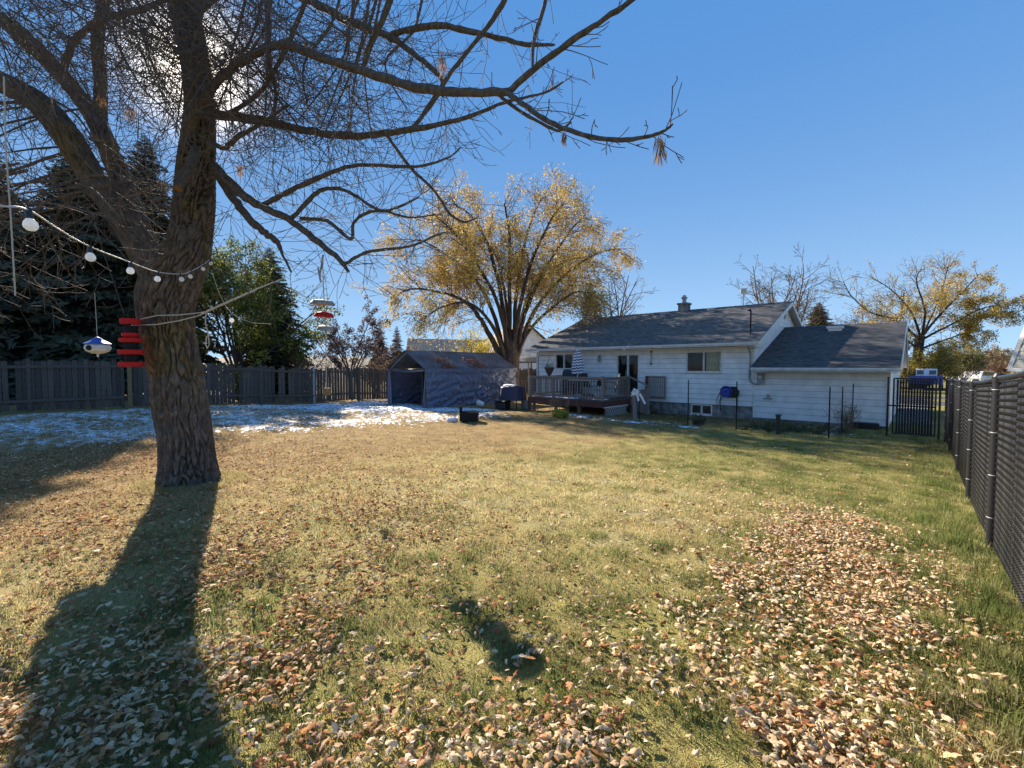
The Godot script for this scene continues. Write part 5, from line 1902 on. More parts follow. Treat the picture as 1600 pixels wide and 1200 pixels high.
# ---------- tarp carport ----------
func make_carport() -> void:
	var root := thing("tarp_shelter", "open fronted carport tent of blue grey tarpaulin beside the wooden fence", "shelter", frame(12.2, 17.8, -0.35), YAW)
	var v1 := 16.3
	var v2 := 19.35
	var vm := 17.82
	var u1 := 12.2
	var u2 := 18.25
	var ye := 1.47
	var yr := 2.34
	var fr := MB.new()
	for u in [12.28, 14.2, 16.2, 18.15]:
		for v in [v1 + 0.06, v2 - 0.06]:
			fr.tube([L(v, -0.4, u), L(v, ye - 0.03, u)], [0.022, 0.022], 8)
			fr.tube([L(v, ye - 0.03, u), L(vm, yr - 0.05, u)], [0.022, 0.022], 8)
	fr.tube([L(vm, yr - 0.05, u1), L(vm, yr - 0.05, u2)], [0.022, 0.022], 8)
	put("frame", fr.done(), M.grey_paint, root)
	# roof sheet, sagging between the hoops
	var nr := 15
	var nc := 49
	for s in [0, 1]:
		var p := PackedVector3Array()
		for r in nr:
			for c in nc:
				var t := float(r) / (nr - 1)
				var q := float(c) / (nc - 1)
				var u := lerpf(u1 - 0.1, u2 + 0.05, q)
				var ve := v1 - 0.05 if s == 0 else v2 + 0.05
				var v := lerpf(ve, vm, t)
				var sag := 0.045 * absf(sin(q * PI * 3.0)) * sin(t * PI)
				p.append(L(v, lerpf(ye, yr, t) - sag + fine.get_noise_2d(u * 5, v * 5 + s * 40) * 0.012, u))
		var m := MB.new()
		m.grid(p, nr, nc, s == 1)
		put("roof_sheet", m.done(), M.tarp_roof, root)
	# valance and side sheets with creases
	for s in [[v1, 0], [v2, 1]]:
		var p := PackedVector3Array()
		var rows := 34
		var cols := 100
		for r in rows:
			for c in cols:
				var t := float(r) / (rows - 1)
				var q := float(c) / (cols - 1)
				var u := lerpf(u1, u2, q)
				var y := lerpf(-0.36 + 0.05 * fine.get_noise_2d(u * 6, 3), ye - 0.04, t)
				var fold := absf(fine.get_noise_2d(u * 9 + y * 3, y * 4)) * 0.12 + fine.get_noise_2d(u * 3.0 - y * 5.0, y * 6 + 9) * 0.13 + absf(fine.get_noise_2d(u * 14.0 + y * 6.0, y * 9.0)) * 0.07
				fold *= 0.35 + 0.9 * (1.0 - t)
				p.append(L(s[0] + (-fold if s[1] == 0 else fold), y, u))
		var m := MB.new()
		m.grid(p, rows, cols, false)
		put("side_sheet", m.done(), M.tarp, root)
	var va := MB.new()
	var p := PackedVector3Array()
	for r in 5:
		for c in 60:
			var q := float(c) / 59
			var u := lerpf(u1 - 0.06, u2 + 0.03, q)
			p.append(L(v1 - 0.06 - 0.012 * sin(c * 1.1) * r * 0.3, ye + 0.01 - r * 0.045 - 0.012 * sin(c * 0.7) * (r / 4.0), u))
	va.grid(p, 5, 60, true)
	put("valance", va.done(), M.tarp, root)
	# back sheet
	var bk := MB.new()
	bk.face(L(v1, -0.36, u2), L(v2, -0.36, u2), L(v2, ye, u2), L(v1, ye, u2), Vector3.FORWARD)
	bk.tri(L(v1, ye, u2), L(vm, yr - 0.03, u2), L(v2, ye, u2))
	put("back_sheet", bk.done(), M.tarp_roof, root)
	# front corners gathered to the poles
	for v in [[v1 + 0.0, 0.28], [v2 - 0.0, -0.34]]:
		var m := MB.new()
		var pp := PackedVector3Array()
		for r in 16:
			for c in 14:
				var t := r / 15.0
				var q := c / 13.0
				var wide: float = v[1] * (0.35 + 0.65 * pow(1.0 - t, 1.5))
				pp.append(L(v[0] + wide * q, lerpf(-0.34, ye - 0.02, t), u1 + 0.02 - 0.06 * sin(q * 9.0 + t * 3.0) * (1.2 - t)))
		m.grid(pp, 16, 14, v[1] > 0)
		put("front_flap", m.done(), M.tarp, root)
	# gable flap, half rolled
	var gf := MB.new()
	gf.tube([L(v1 + 0.1, ye - 0.06, u1 + 0.04), L(vm, ye - 0.12, u1 + 0.04), L(v2 - 0.1, ye - 0.04, u1 + 0.04)], [0.05, 0.06, 0.05], 10)
	put("rolled_flap", gf.done(), M.tarp_roof, root)
	# things stored inside
	var bx := thing("storage_crate", "dim pale crate stored inside the open tarp shelter", "crate", frame(15.3, 18.2, -0.36), YAW)
	plank("box", Vector3(1.5, 0.62, 0.8), M.fence_rail, bx, L(18.2, 1.1 - 0.35, 15.3))
	plank("box", Vector3(1.6, 0.75, 0.9), M.grey_paint, bx, L(18.2, 0.02, 15.3))
	var lm := leaf_mesh(0.14, 0.07, 0.8, 0.3, 0.4)
	var k0 := 0
	for a in [[13.55, 0.75, "left"], [15.75, 0.95, "right"]]:
		var xs := []
		var cs := []
		for k in 260:
			var t := pow(rng.randf(), 1.7) * 0.62
			var u: float = a[0] + rng.randfn(0, 0.42) * a[1]
			var v := lerpf(v1, vm, t)
			var pt := lot(u, v, lerpf(ye, yr, t) + 0.02)
			xs.append(Transform3D(leaf_basis(), pt))
			cs.append(Color(0.40, 0.17, 0.07) * rng.randf_range(0.7, 1.4))
		tag(many("leaf_pile", lm, M.leaf, xs, cs), a[2] + "hand drift of rusty leaves lying on the tarp roof", "leaves")


# ---------- what stands beyond the lot ----------
func simple_house(called: String, label: String, where: Vector3, turn: float, w: float, dpt: float, hw: float, hr: float, wallm: Material, roofm: Material, wins: Array) -> void:
	var root := thing(called, label, "house", where, turn)
	var m := MB.new()
	m.box(Vector3(0, hw * 0.5 - 0.3, 0), Vector3(w, hw + 0.6, dpt))
	put("wall", m.done(), wallm, root)
	for s in [-1.0, 1.0]:
		var g := MB.new()
		if s > 0:
			g.tri(Vector3(s * w * 0.5, hw, dpt * 0.5), Vector3(s * w * 0.5, hw, -dpt * 0.5), Vector3(s * w * 0.5, hr - 0.05, 0))
		else:
			g.tri(Vector3(s * w * 0.5, hw, -dpt * 0.5), Vector3(s * w * 0.5, hw, dpt * 0.5), Vector3(s * w * 0.5, hr - 0.05, 0))
		put("gable", g.done(), wallm, root)
	var r := MB.new()
	var ov := 0.45
	var sl := (hr - hw) / (dpt * 0.5)
	for s in [-1.0, 1.0]:
		var e := Vector3(0, hw - ov * sl, s * (dpt * 0.5 + ov))
		var x := Vector3(w * 0.5 + 0.35, 0, 0)
		r.face(e - x, e + x, Vector3(0, hr, 0) + x, Vector3(0, hr, 0) - x, Vector3.UP)
		r.face(e - x - Vector3(0, 0.12, 0), e + x - Vector3(0, 0.12, 0), e + x, e - x, Vector3(0, 0, s))
		r.face(e - x - Vector3(0, 0.12, 0), e + x - Vector3(0, 0.12, 0), Vector3(0, hr - 0.12, 0) + x, Vector3(0, hr - 0.12, 0) - x, Vector3.DOWN)
	for q in r.t.size():
		r.t[q] = Vector2(r.v[q].x, r.v[q].z)
	put("roof", r.done(), roofm, root)
	for q in wins:
		var f := MB.new()
		f.box(Vector3(q[0], q[1], dpt * 0.5 + 0.02), Vector3(q[2], q[3], 0.06))
		var wn := put("window", f.done(), M.trim, root)
		var p := MB.new()
		p.box(Vector3(q[0], q[1], dpt * 0.5 + 0.045), Vector3(q[2] - 0.14, q[3] - 0.14, 0.02))
		put("pane", p.done(), M.car_glass, wn)


func make_neighbours() -> void:
	simple_house("neighbour_house", "pale house with a wide tan shingled roof behind the tarp shelter", onground(at(740, 600, 50)), 0.30, 13.6, 10.0, 2.3, 4.9, M.cream, M.roof_tan, [[-5.6, 1.3, 1.6, 1.1], [-2, 1.3, 1.6, 1.1]])
	simple_house("neighbour_house", "white house wall glimpsed between the elm trunk and the bungalow", onground(at(800, 600, 42)), -1.25, 8.0, 6.0, 3.2, 5.6, M.siding[0], M.roof_tan, [])
	simple_house("neighbour_garage", "low white garage glimpsed under the spruces over the left fence", onground(at(120, 600, 31)), 0.45, 8.0, 5.0, 2.15, 3.2, M.white_paint, M.roof_tan, [])
	# steep cream gable at the right edge beyond the black fence
	var nh := thing("neighbour_shed", "cream sided steep gable of the next yard's outbuilding at the right edge", "shed", onground(at(1577, 600, 11.0)), -1.6)
	var out := [Vector2(0, 1.93), Vector2(0.5, 3.4), Vector2(2.0, 4.3), Vector2(3.5, 3.4), Vector2(4.0, 1.93)]
	var w := MB.new()
	w.box(Vector3(2.0, 0.9, -1.8), Vector3(3.7, 2.2, 3.5))
	w.prism(PackedVector2Array(out), 1.7, Transform3D(Basis.IDENTITY, Vector3(0, -0.02, -1.71)))
	put("wall", w.done(), M.cream, nh)
	for k in 12:
		var y := 1.94 + k * 0.195
		var y2 := minf(y + 0.195, 4.25)
		var xs := []
		for yy in [y, y2]:
			xs.append((yy - 1.93) / 1.47 * 0.5 if yy < 3.4 else 0.5 + (yy - 3.4) / 0.9 * 1.5)
		var mb := MB.new()
		mb.face(Vector3(xs[0] + 0.05, y, 0.025), Vector3(3.95 - xs[0], y, 0.025), Vector3(3.95 - xs[1], y2, 0.01), Vector3(xs[1] + 0.05, y2, 0.01), Vector3.BACK)
		mb.face(Vector3(xs[0] + 0.05, y, 0.025), Vector3(3.95 - xs[0], y, 0.025), Vector3(3.95 - xs[0], y, -0.04), Vector3(xs[0] + 0.05, y, -0.04), Vector3.DOWN)
		put("gable_board", mb.done(), M.cream, nh)
	for k in 4:
		var p: Vector2 = out[k]
		var q: Vector2 = out[k + 1]
		var d := (q - p).normalized()
		var mid := (p + q) * 0.5
		var r := MB.new()
		r.box(Vector3(mid.x, mid.y + 0.02, -1.8), Vector3((q - p).length() + 0.03, 0.04, 3.62), Basis(Vector3(d.x, d.y, 0), Vector3(-d.y, d.x, 0), Vector3.BACK))
		put("roof", r.done(), M.trim, nh)
		var t := MB.new()
		t.box(Vector3(mid.x, mid.y - 0.05, 0.02), Vector3((q - p).length(), 0.1, 0.03), Basis(Vector3(d.x, d.y, 0), Vector3(-d.y, d.x, 0), Vector3.BACK))
		put("rake_board", t.done(), M.trim, nh)
	var sb := MB.new()
	sb.box(Vector3(2.0, 1.88, 0.0), Vector3(4.0, 0.1, 0.1))
	put("band_board", sb.done(), M.trim, nh)
	# gazebo
	var gz := thing("gazebo", "small dark roofed gazebo with brown slatted sides beyond the deck", "gazebo", onground(at(828, 600, 34)), 0.4)
	var rf := MB.new()
	rf.lathe([Vector2(1.5, 2.2), Vector2(1.45, 2.3), Vector2(0.8, 2.62), Vector2(0.0, 2.85)], 6, Vector3.ZERO)
	put("roof", rf.done(), M.roof_dark, gz)
	for k in 6:
		var a := TAU * k / 6
		plank("post", Vector3(0.09, 2.3, 0.09), M.deck_wood, gz, Vector3(cos(a) * 1.25, 1.1, sin(a) * 1.25))
		for j in 7:
			var a2 := TAU * (k + 1) / 6
			var p := Vector3(cos(a), 0, sin(a)).lerp(Vector3(cos(a2), 0, sin(a2)), (j + 0.5) / 7.0) * 1.25
			plank("slat", Vector3(0.1, 0.95, 0.02), M.deck_wood, gz, p + Vector3(0, 0.45, 0), Basis(Vector3.UP, -(a + a2) * 0.5 + PI * 0.5))
	# cross fence behind carport and gazebo
	var cf := thing("back_fence", "brown board fence between the carport and the bungalow's far corner", "fence", frame(27.0, 18.0, -0.37), YAW)
	for k in 62:
		var v := 14.9 + k * 0.15
		plank("fence_board", Vector3(0.14, 1.55 + rng.randf_range(-0.03, 0.03), 0.02), M.fence[k * 7 % 5], cf, L(v, 0.38, 27.0))
	for h in [0.0, 0.9]:
		plank("rail", Vector3(9.4, 0.09, 0.04), M.fence_rail, cf, L(19.5, h, 26.965))
	# utility pole
	var up := thing("utility_pole", "leaning wooden utility pole behind the garage ridge", "pole", onground(at(1400, 600, 47)))
	var pm := MB.new()
	pm.tube([Vector3(-0.2, -0.5, 0), Vector3(0.0, 5.0, 0), Vector3(0.5, 9.7, 0)], [0.15, 0.13, 0.09], 10)
	put("shaft", pm.done(), M.deck_wood, up)
	var ca := MB.new()
	ca.box(Vector3(0.45, 9.2, 0.14), Vector3(1.0, 0.1, 0.1))
	put("crossarm", ca.done(), M.deck_wood, up)
	var wr := MB.new()
	wr.tube([Vector3(0.2, 7.0, 0.1), Vector3(-1.2, 6.5, -1), Vector3(-3.0, 6.25, -3), Vector3(-5.0, 6.3, -5)], [0.03, 0.03, 0.03, 0.03], 5)
	put("cable", wr.done(), M.cord, up)


# ---------- things hung in or tied to the ash ----------
func make_tree_things() -> void:
	# string lights
	var path := [[-120, 318, 1.35], [0, 322, 1.5], [44, 328, 1.65], [90, 357, 1.95], [140, 385, 2.3], [204, 410, 2.9], [247, 425, 3.5], [281, 428, 4.3], [298, 424, 4.8], [318, 413, 5.25], [328, 405, 5.6]]
	var p0 := at(-120, 318, 1.35)
	var root := thing("string_lights", "string of pale glass bulbs on a cord strung to the ash trunk", "string lights", Vector3(p0.x, p0.y, p0.z))
	var pts := []
	for q in path:
		pts.append(at(q[0], q[1], q[2]) - p0)
	var sm := []
	var rr := []
	for k in pts.size() - 1:
		for j in 5:
			sm.append(pts[k].cubic_interpolate(pts[k + 1], pts[maxi(k - 1, 0)], pts[mini(k + 2, pts.size() - 1)], j / 5.0))
			rr.append(0.0035)
	var m := MB.new()
	m.tube(sm, rr, 6)
	put("cord", m.done(), M.cord, root)
	var sock := MB.new()
	sock.lathe([Vector2(0.0, 0.012), Vector2(0.014, 0.01), Vector2(0.017, -0.01), Vector2(0.016, -0.045), Vector2(0.018, -0.05), Vector2(0.0, -0.05)], 12)
	var socket := sock.done()
	var gl := MB.new()
	gl.lathe([Vector2(0.013, -0.048), Vector2(0.02, -0.055), Vector2(0.03, -0.07), Vector2(0.033, -0.085), Vector2(0.03, -0.1), Vector2(0.018, -0.113), Vector2(0.0, -0.117)], 18)
	var glass := gl.done()
	for b in [[44, 328, 1.65, 0.12], [140, 385, 2.3, 0.05], [204, 410, 2.9, -0.05], [247, 425, 3.5, -0.12], [281, 428, 4.3, 0.3], [298, 424, 4.8, -0.1], [318, 413, 5.25, -0.1], [328, 405, 5.6, 0.2]]:
		var o := put("bulb", socket, M.black_vinyl, root, at(b[0], b[1], b[2]) - p0, Basis(Vector3.BACK, b[3]).scaled(Vector3.ONE * 0.65))
		put("glass", glass, M.bulb, o)
	# second strand passing behind the trunk
	var s2 := at(332, 408, 6.5)
	var c2 := thing("string_lights", "thin cord with one small bulb running right from behind the trunk", "string lights", s2)
	var m2 := MB.new()
	var q2 := []
	for q in [[332, 428, 6.6], [341, 455, 6.7], [351, 476, 6.8], [362, 490, 6.9], [378, 499, 7.3], [398, 505, 8.0], [424, 506, 9.0]]:
		q2.append(at(q[0], q[1], q[2]) - s2)
	m2.tube(q2, [0.003, 0.003, 0.003, 0.003, 0.003, 0.003, 0.003], 5)
	put("cord", m2.done(), M.cord, c2)
	var o2 := put("bulb", socket, M.black_vinyl, c2, at(362, 492, 6.9) - s2)
	put("glass", glass, M.bulb, o2)
	# rope round the trunk
	var r0 := at(322, 487, 5.7)
	var rp := thing("rope", "pale rope looped round the ash trunk and pulled out to the right", "rope", r0)
	var rm := MB.new()
	for strand in [[[205, 503, 6.0], [215, 500, 5.72], [245, 493, 5.58], [280, 492, 5.58], [310, 489, 5.68], [322, 487, 5.74], [350, 474, 6.1], [400, 452, 6.8], [446, 434, 7.5]], [[205, 508, 6.0], [217, 508, 5.7], [245, 507, 5.56], [280, 501, 5.58], [308, 494, 5.66], [322, 488, 5.75], [351, 475, 6.12], [401, 453, 6.82]]]:
		var a := []
		var rad := []
		for q in strand:
			a.append(at(q[0], q[1], q[2]) - r0)
			rad.append(0.0075)
		rm.tube(a, rad, 6)
	put("strand", rm.done(), M.rope, rp)
	var tl := MB.new()
	var ta := []
	for q in [[322, 488, 5.72], [321, 505, 5.7], [325, 520, 5.7], [327, 538, 5.7], [324, 545, 5.7], [321, 538, 5.7], [323, 525, 5.7]]:
		ta.append(at(q[0], q[1], q[2]) - r0)
	tl.tube(ta, [0.007, 0.007, 0.007, 0.007, 0.007, 0.007, 0.007], 6)
	put("loose_end", tl.done(), M.rope, rp)
	# thin line hanging at the left edge
	var h0 := at(12, 300, 2.6)
	var hl := thing("hanging_cord", "thin pale cord hanging straight down at the left edge", "cord", h0)
	var hm := MB.new()
	hm.tube([at(6, 120, 2.6) - h0, at(9, 230, 2.6) - h0, at(17, 340, 2.6) - h0, at(24, 462, 2.6) - h0], [0.004, 0.004, 0.004, 0.004], 6)
	put("line", hm.done(), M.rope, hl)
	# blue and white birdhouse
	var b0 := at(153, 553, 5.0)
	var bh := thing("birdhouse", "round white birdhouse with a blue cone roof hanging on a string", "birdhouse", b0)
	var bb := MB.new()
	bb.lathe([Vector2(0.0, 0.0), Vector2(0.05, 0.004), Vector2(0.1, 0.03), Vector2(0.116, 0.062), Vector2(0.108, 0.095), Vector2(0.085, 0.118), Vector2(0.0, 0.12)], 24)
	var body := put("body", bb.done(), M.white_paint, bh)
	var ho := MB.new()
	ho.lathe([Vector2(0.028, -0.03), Vector2(0.028, 0.004), Vector2(0.026, 0.006), Vector2(0.0, 0.006)], 16)
	put("entrance_hole", ho.done(), M.dark, body, Vector3(0.006, 0.064, 0.113), Basis(Vector3.UP, 0.05) * Basis(Vector3.RIGHT, PI * 0.5))
	var br := MB.new()
	br.lathe([Vector2(0.0, 0.108), Vector2(0.118, 0.106), Vector2(0.12, 0.114), Vector2(0.06, 0.15), Vector2(0.02, 0.185), Vector2(0.0, 0.19)], 20)
	put("roof", br.done(), M.blue_paint, bh)
	var bs := MB.new()
	bs.tube([Vector3(0, 0.185, 0), at(148, 458, 5.0) - b0], [0.003, 0.003], 5)
	put("string", bs.done(), M.rope, bh)
	var bp := MB.new()
	bp.tube([Vector3(0, 0.0, 0), Vector3(0, -0.035, 0)], [0.012, 0.008], 8)
	put("peg", bp.done(), M.white_paint, bh)
	# tiered red feeder
	var f0 := at(206, 573, 5.55)
	var fd := thing("bird_feeder", "tiered bird feeder of five red trays hanging left of the ash trunk", "bird feeder", f0)
	var rod := MB.new()
	rod.tube([Vector3(0, 0.0, 0), Vector3(-0.02, 0.62, 0), at(203, 470, 5.55) - f0], [0.008, 0.008, 0.004], 6)
	put("rod", rod.done(), M.black_metal, fd)
	for t in [[0.0, 0.128, 0.058], [0.15, 0.128, 0.058], [0.3, 0.115, 0.052], [0.37, 0.085, 0.045], [0.52, 0.1, 0.07]]:
		var tm := MB.new()
		tm.lathe([Vector2(0.0, 0.0), Vector2(t[1] * 0.92, 0.002), Vector2(t[1], 0.012), Vector2(t[1], t[2]), Vector2(t[1] * 0.95, t[2]), Vector2(t[1] * 0.9, 0.014), Vector2(0.0, 0.012)], 26, Vector3(-0.004, t[0], 0))
		put("tray", tm.done(), M.red, fd)
	for t in [[0.055, 0.1], [0.205, 0.1], [0.41, 0.11]]:
		var cg := MB.new()
		for k in 14:
			var a := TAU * k / 14
			cg.tube([Vector3(cos(a) * 0.08, t[0], sin(a) * 0.08), Vector3(cos(a) * 0.08, t[0] + t[1], sin(a) * 0.08)], [0.003, 0.003], 4)
		cg.lathe([Vector2(0.07, t[0]), Vector2(0.073, t[0] + t[1] * 0.85)], 12)
		put("seed_cage", cg.done(), M.black_metal, fd)
	# three discs on a string with a wooden block
	var d0 := at(510, 612, 6.15)
	var dm := thing("disc_feeder", "hanging string of three discs, grey, red and grey, with a wooden block below", "bird feeder", d0)
	var sx := MB.new()
	sx.tube([Vector3.ZERO, at(509, 515, 6.15) - d0, at(505, 440, 6.0) - d0, at(504, 398, 5.6) - d0], [0.005, 0.007, 0.006, 0.005], 6)
	put("string", sx.done(), M.rope, dm)
	for q in [[504, 475, 20, M.disc_grey], [506, 494, 16, M.red], [508, 515, 13.5, M.disc_grey]]:
		var r: float = q[2] / 700.0 * 6.15 * 0.92
		var cm := MB.new()
		cm.lathe([Vector2(0.0, 0.03), Vector2(r * 0.5, 0.02), Vector2(r * 0.93, -0.012), Vector2(r, -0.01), Vector2(r, 0.006), Vector2(r * 0.8, 0.045), Vector2(r * 0.3, 0.06), Vector2(0.0, 0.062)], 28)
		put("disc", cm.done(), q[3], dm, at(q[0], q[1], 6.15) - d0, Basis(Vector3.BACK, -0.06) * Basis(Vector3.RIGHT, 0.05))
	plank("wood_block", Vector3(0.085, 0.1, 0.07), M.new_wood, dm, Vector3(0.01, 0.0, 0), Basis(Vector3.UP, 0.3))
	var tw := MB.new()
	tw.tube([at(497, 418, 5.6) - d0, at(501, 440, 5.6) - d0, at(500, 430, 5.6) - d0, at(505, 398, 5.6) - d0], [0.01, 0.012, 0.01, 0.012], 6)
	put("knotted_strap", tw.done(), M.grey_paint, dm)


# ---------- what stands on and hangs about the deck ----------
func basket(called: String, label: String, o: Vector3, r: float, hang: float, tones: Array) -> void:
	var root := thing(called, label, "hanging basket", o)
	var m := MB.new()
	m.lathe([Vector2(0.0, -r * 1.5), Vector2(r * 0.35, -r * 1.15), Vector2(r * 0.8, -r * 0.2), Vector2(r * 0.86, 0.0), Vector2(0.0, 0.0)], 14)
	put("basket", m.done(), M.dark_bark, root)
	var tips := []
	for k in 60:
		var d := rv(1).normalized()
		tips.append(Vector3(d.x, absf(d.y) * 0.8, d.z) * r * rng.randf_range(0.4, 1.1))
	scatter_leaves(root, tips, 260, r * 0.16, r * 0.12, tones, "flowers")
	var w := MB.new()
	for k in 3:
		var a := TAU * k / 3
		w.tube([Vector3(cos(a) * r * 0.85, 0, sin(a) * r * 0.85), Vector3(0, hang, 0)], [0.005, 0.005], 4)
	put("wires", w.done(), M.black_metal, root)


func make_deck_things() -> void:
	# patio table with snow on it
	var ty := 0.28
	var tb := thing("patio_table", "white patio table on the deck seen through the balusters", "table", frame(16.3, 10.4, ty), YAW)
	var m := MB.new()
	m.cbox(L(10.4, ty + 0.72, 16.3), Vector3(1.5, 0.03, 0.9), 0.012)
	put("tabletop", m.done(), M.white_paint, tb)
	for q in [[-0.65, -0.36], [0.65, -0.36], [-0.65, 0.36], [0.65, 0.36]]:
		var lg := MB.new()
		lg.tube([L(10.4 + q[0], ty, 16.3 + q[1]), L(10.4 + q[0] * 0.9, ty + 0.7, 16.3 + q[1] * 0.9)], [0.018, 0.018], 8)
		put("leg", lg.done(), M.grey_paint, tb)
	var cl := 0
	var where := ["left of the white table on the deck", "behind the white table nearest the house wall", "right of the white table on the deck", "at the far left deck corner under the window"]
	for q in [[11.5, 16.3, 0.5], [10.9, 17.1, 2.9], [9.5, 16.5, -0.9], [12.1, 17.2, 0.3]]:
		var c := thing("patio_chair", "dark sling patio chair " + where[cl], "chair", lot(q[1], q[0], ty), YAW + q[2], "dark sling chairs on the deck")
		cl += 1
		var fr := MB.new()
		for s in [-0.27, 0.27]:
			fr.tube([Vector3(s, 0, 0.26), Vector3(s, 0.42, 0.24), Vector3(s, 0.4, -0.22), Vector3(s, 1.02, -0.4)], [0.014, 0.014, 0.014, 0.014], 6)
			fr.tube([Vector3(s, 0, -0.32), Vector3(s, 0.64, -0.2), Vector3(s, 0.64, 0.25), Vector3(s, 0.42, 0.24)], [0.014, 0.014, 0.014, 0.014], 6)
		put("frame", fr.done(), M.black_metal, c)
		var st := MB.new()
		st.box(Vector3(0, 0.405, 0.01), Vector3(0.52, 0.012, 0.46))
		put("seat", st.done(), M.chair, c)
		var bk := MB.new()
		bk.box(Vector3(0, 0.71, -0.31), Vector3(0.52, 0.62, 0.012), Basis(Vector3.RIGHT, 0.28 * -1.0))
		put("backrest", bk.done(), M.chair, c)
	# closed umbrella
	var um := thing("patio_umbrella", "closed navy and white zigzag striped patio umbrella on the deck", "umbrella", frame(16.4, 11.05, ty), YAW)
	var pl := MB.new()
	pl.tube([L(11.05, ty, 16.4), L(11.05, ty + 2.05, 16.4)], [0.02, 0.02], 8)
	put("pole", pl.done(), M.white_paint, um)
	var cp := MB.new()
	var prof := [[0.96, 0.12], [1.0, 0.205], [1.2, 0.225], [1.45, 0.2], [1.7, 0.165], [1.9, 0.11], [2.02, 0.045], [2.08, 0.0]]
	var sides := 48
	var rows := 90
	var pp := PackedVector3Array()
	var cc := PackedColorArray()
	for r in rows:
		var h := lerpf(0.96, 2.08, r / float(rows - 1))
		var rad := 0.0
		for k in prof.size() - 1:
			if h >= prof[k][0] and h <= prof[k + 1][0] + 0.001:
				rad = lerpf(prof[k][1], prof[k + 1][1], (h - prof[k][0]) / (prof[k + 1][0] - prof[k][0]))
		for j in sides + 1:
			var a := TAU * j / sides
			var fold := 1.0 + 0.22 * sin(a * 8.0)
			pp.append(L(11.05, ty + h, 16.4) + Vector3(cos(a) * rad * fold, 0, sin(a) * rad * fold))
			var zig := h + 0.055 * absf(fposmod(a * 8.0 / TAU, 1.0) * 2.0 - 1.0)
			cc.append(Color(0.018, 0.03, 0.11) if fposmod(zig * 8.2, 1.0) < 0.5 else Color(0.78, 0.78, 0.78))
	cp.grid(pp, rows, sides + 1, true, cc)
	put("canopy", cp.done(), M.fabric, um)
	var bs := MB.new()
	bs.lathe([Vector2(0.26, 0), Vector2(0.26, 0.05), Vector2(0.05, 0.12), Vector2(0.03, 0.3)], 16, L(11.05, ty, 16.4))
	put("base", bs.done(), M.grey_paint, um)
	# barbecue
	var bq := thing("barbecue", "dark covered barbecue standing under the three-pane window", "barbecue", frame(17.4, 12.0, ty), YAW)
	var bm := MB.new()
	bm.cbox(L(12.0, ty + 0.45, 17.4), Vector3(0.9, 0.9, 0.5), 0.05)
	put("cabinet", bm.done(), M.chair, bq)
	var bl := MB.new()
	bl.prism(PackedVector2Array([Vector2(-0.27, 0), Vector2(0.27, 0), Vector2(0.27, 0.12), Vector2(0.15, 0.26), Vector2(-0.15, 0.26), Vector2(-0.27, 0.12)]), 0.38, Transform3D(Basis(Vector3.BACK, Vector3.UP, Vector3.LEFT), L(12.0, ty + 0.91, 17.4)))
	put("lid", bl.done(), M.chair, bq)
	# shepherd's hook and baskets
	var hk := thing("shepherd_hook", "thin black hook pole at the deck's left end holding a flower basket", "plant hanger", frame(15.3, 12.35, ty), YAW)
	var hm := MB.new()
	hm.tube([L(12.35, ty, 15.3), L(12.35, 2.0, 15.3), L(12.3, 2.06, 15.3), L(11.5, 2.06, 15.3)], [0.012, 0.012, 0.012, 0.01], 6)
	put("pole", hm.done(), M.black_metal, hk)
	basket("flower_basket", "hanging basket of white and green flowers on the hook pole", lot(15.3, 11.75, 1.55), 0.26, 0.48, [Color(0.75, 0.7, 0.66), Color(0.8, 0.77, 0.72), Color(0.12, 0.17, 0.05), Color(0.65, 0.6, 0.5), Color(0.2, 0.24, 0.08)])
	basket("flower_basket", "dark drooping hanging basket before the three-pane window's right pane", lot(17.5, 11.95, 1.9), 0.19, 0.4, [Color(0.10, 0.09, 0.05), Color(0.06, 0.07, 0.04), Color(0.2, 0.17, 0.14)])
	# pots by the corner post
	var p1 := thing("flower_pot", "white patterned flower pot at the deck's front corner post", "flower pot", lot(15.2, 9.3, ty))
	var pm := MB.new()
	pm.lathe([Vector2(0.0, 0), Vector2(0.1, 0), Vector2(0.14, 0.2), Vector2(0.16, 0.22), Vector2(0.15, 0.25), Vector2(0.12, 0.24), Vector2(0.0, 0.22)], 18)
	put("pot", pm.done(), M.white_paint, p1)
	var tips := []
	for k in 20:
		tips.append(Vector3(rng.randfn(0, 0.06), 0.3 + rng.randf() * 0.1, rng.randfn(0, 0.06)))
	scatter_leaves(p1, tips, 60, 0.035, 0.03, [Color(0.6, 0.45, 0.08), Color(0.8, 0.78, 0.7), Color(0.15, 0.18, 0.06)], "flowers")
	var lt := thing("lantern", "small dark lantern hung on the deck's corner post", "lantern", lot(15.0, 9.1, 0.82))
	var lm := MB.new()
	lm.lathe([Vector2(0.0, 0), Vector2(0.07, 0.01), Vector2(0.06, 0.16), Vector2(0.085, 0.18), Vector2(0.02, 0.25), Vector2(0, 0.26)], 8)
	put("body", lm.done(), M.black_metal, lt)
	# snow on the front edge of the deck boards
	for q in [[10.3, 12.0, 15.1, 15.5, "front edge of the deck"], [9.05, 9.6, 15.15, 15.8, "right front corner of the deck"]]:
		var sn := MB.new()
		var nu := 24
		var nv := 80
		var pts := PackedVector3Array()
		for r in nu:
			for c in nv:
				var u := lerpf(q[2], q[3], r / float(nu - 1))
				var v := lerpf(q[0], q[1], c / float(nv - 1))
				var e := sin(PI * r / (nu - 1)) * sin(PI * c / (nv - 1)) * 0.05 + fine.get_noise_2d(u * 14, v * 7) * 0.05 - 0.006
				pts.append(lot(u, v, ty - 0.006 + clampf(e, -0.02, 0.03)))
		sn.grid(pts, nu, nv, true)
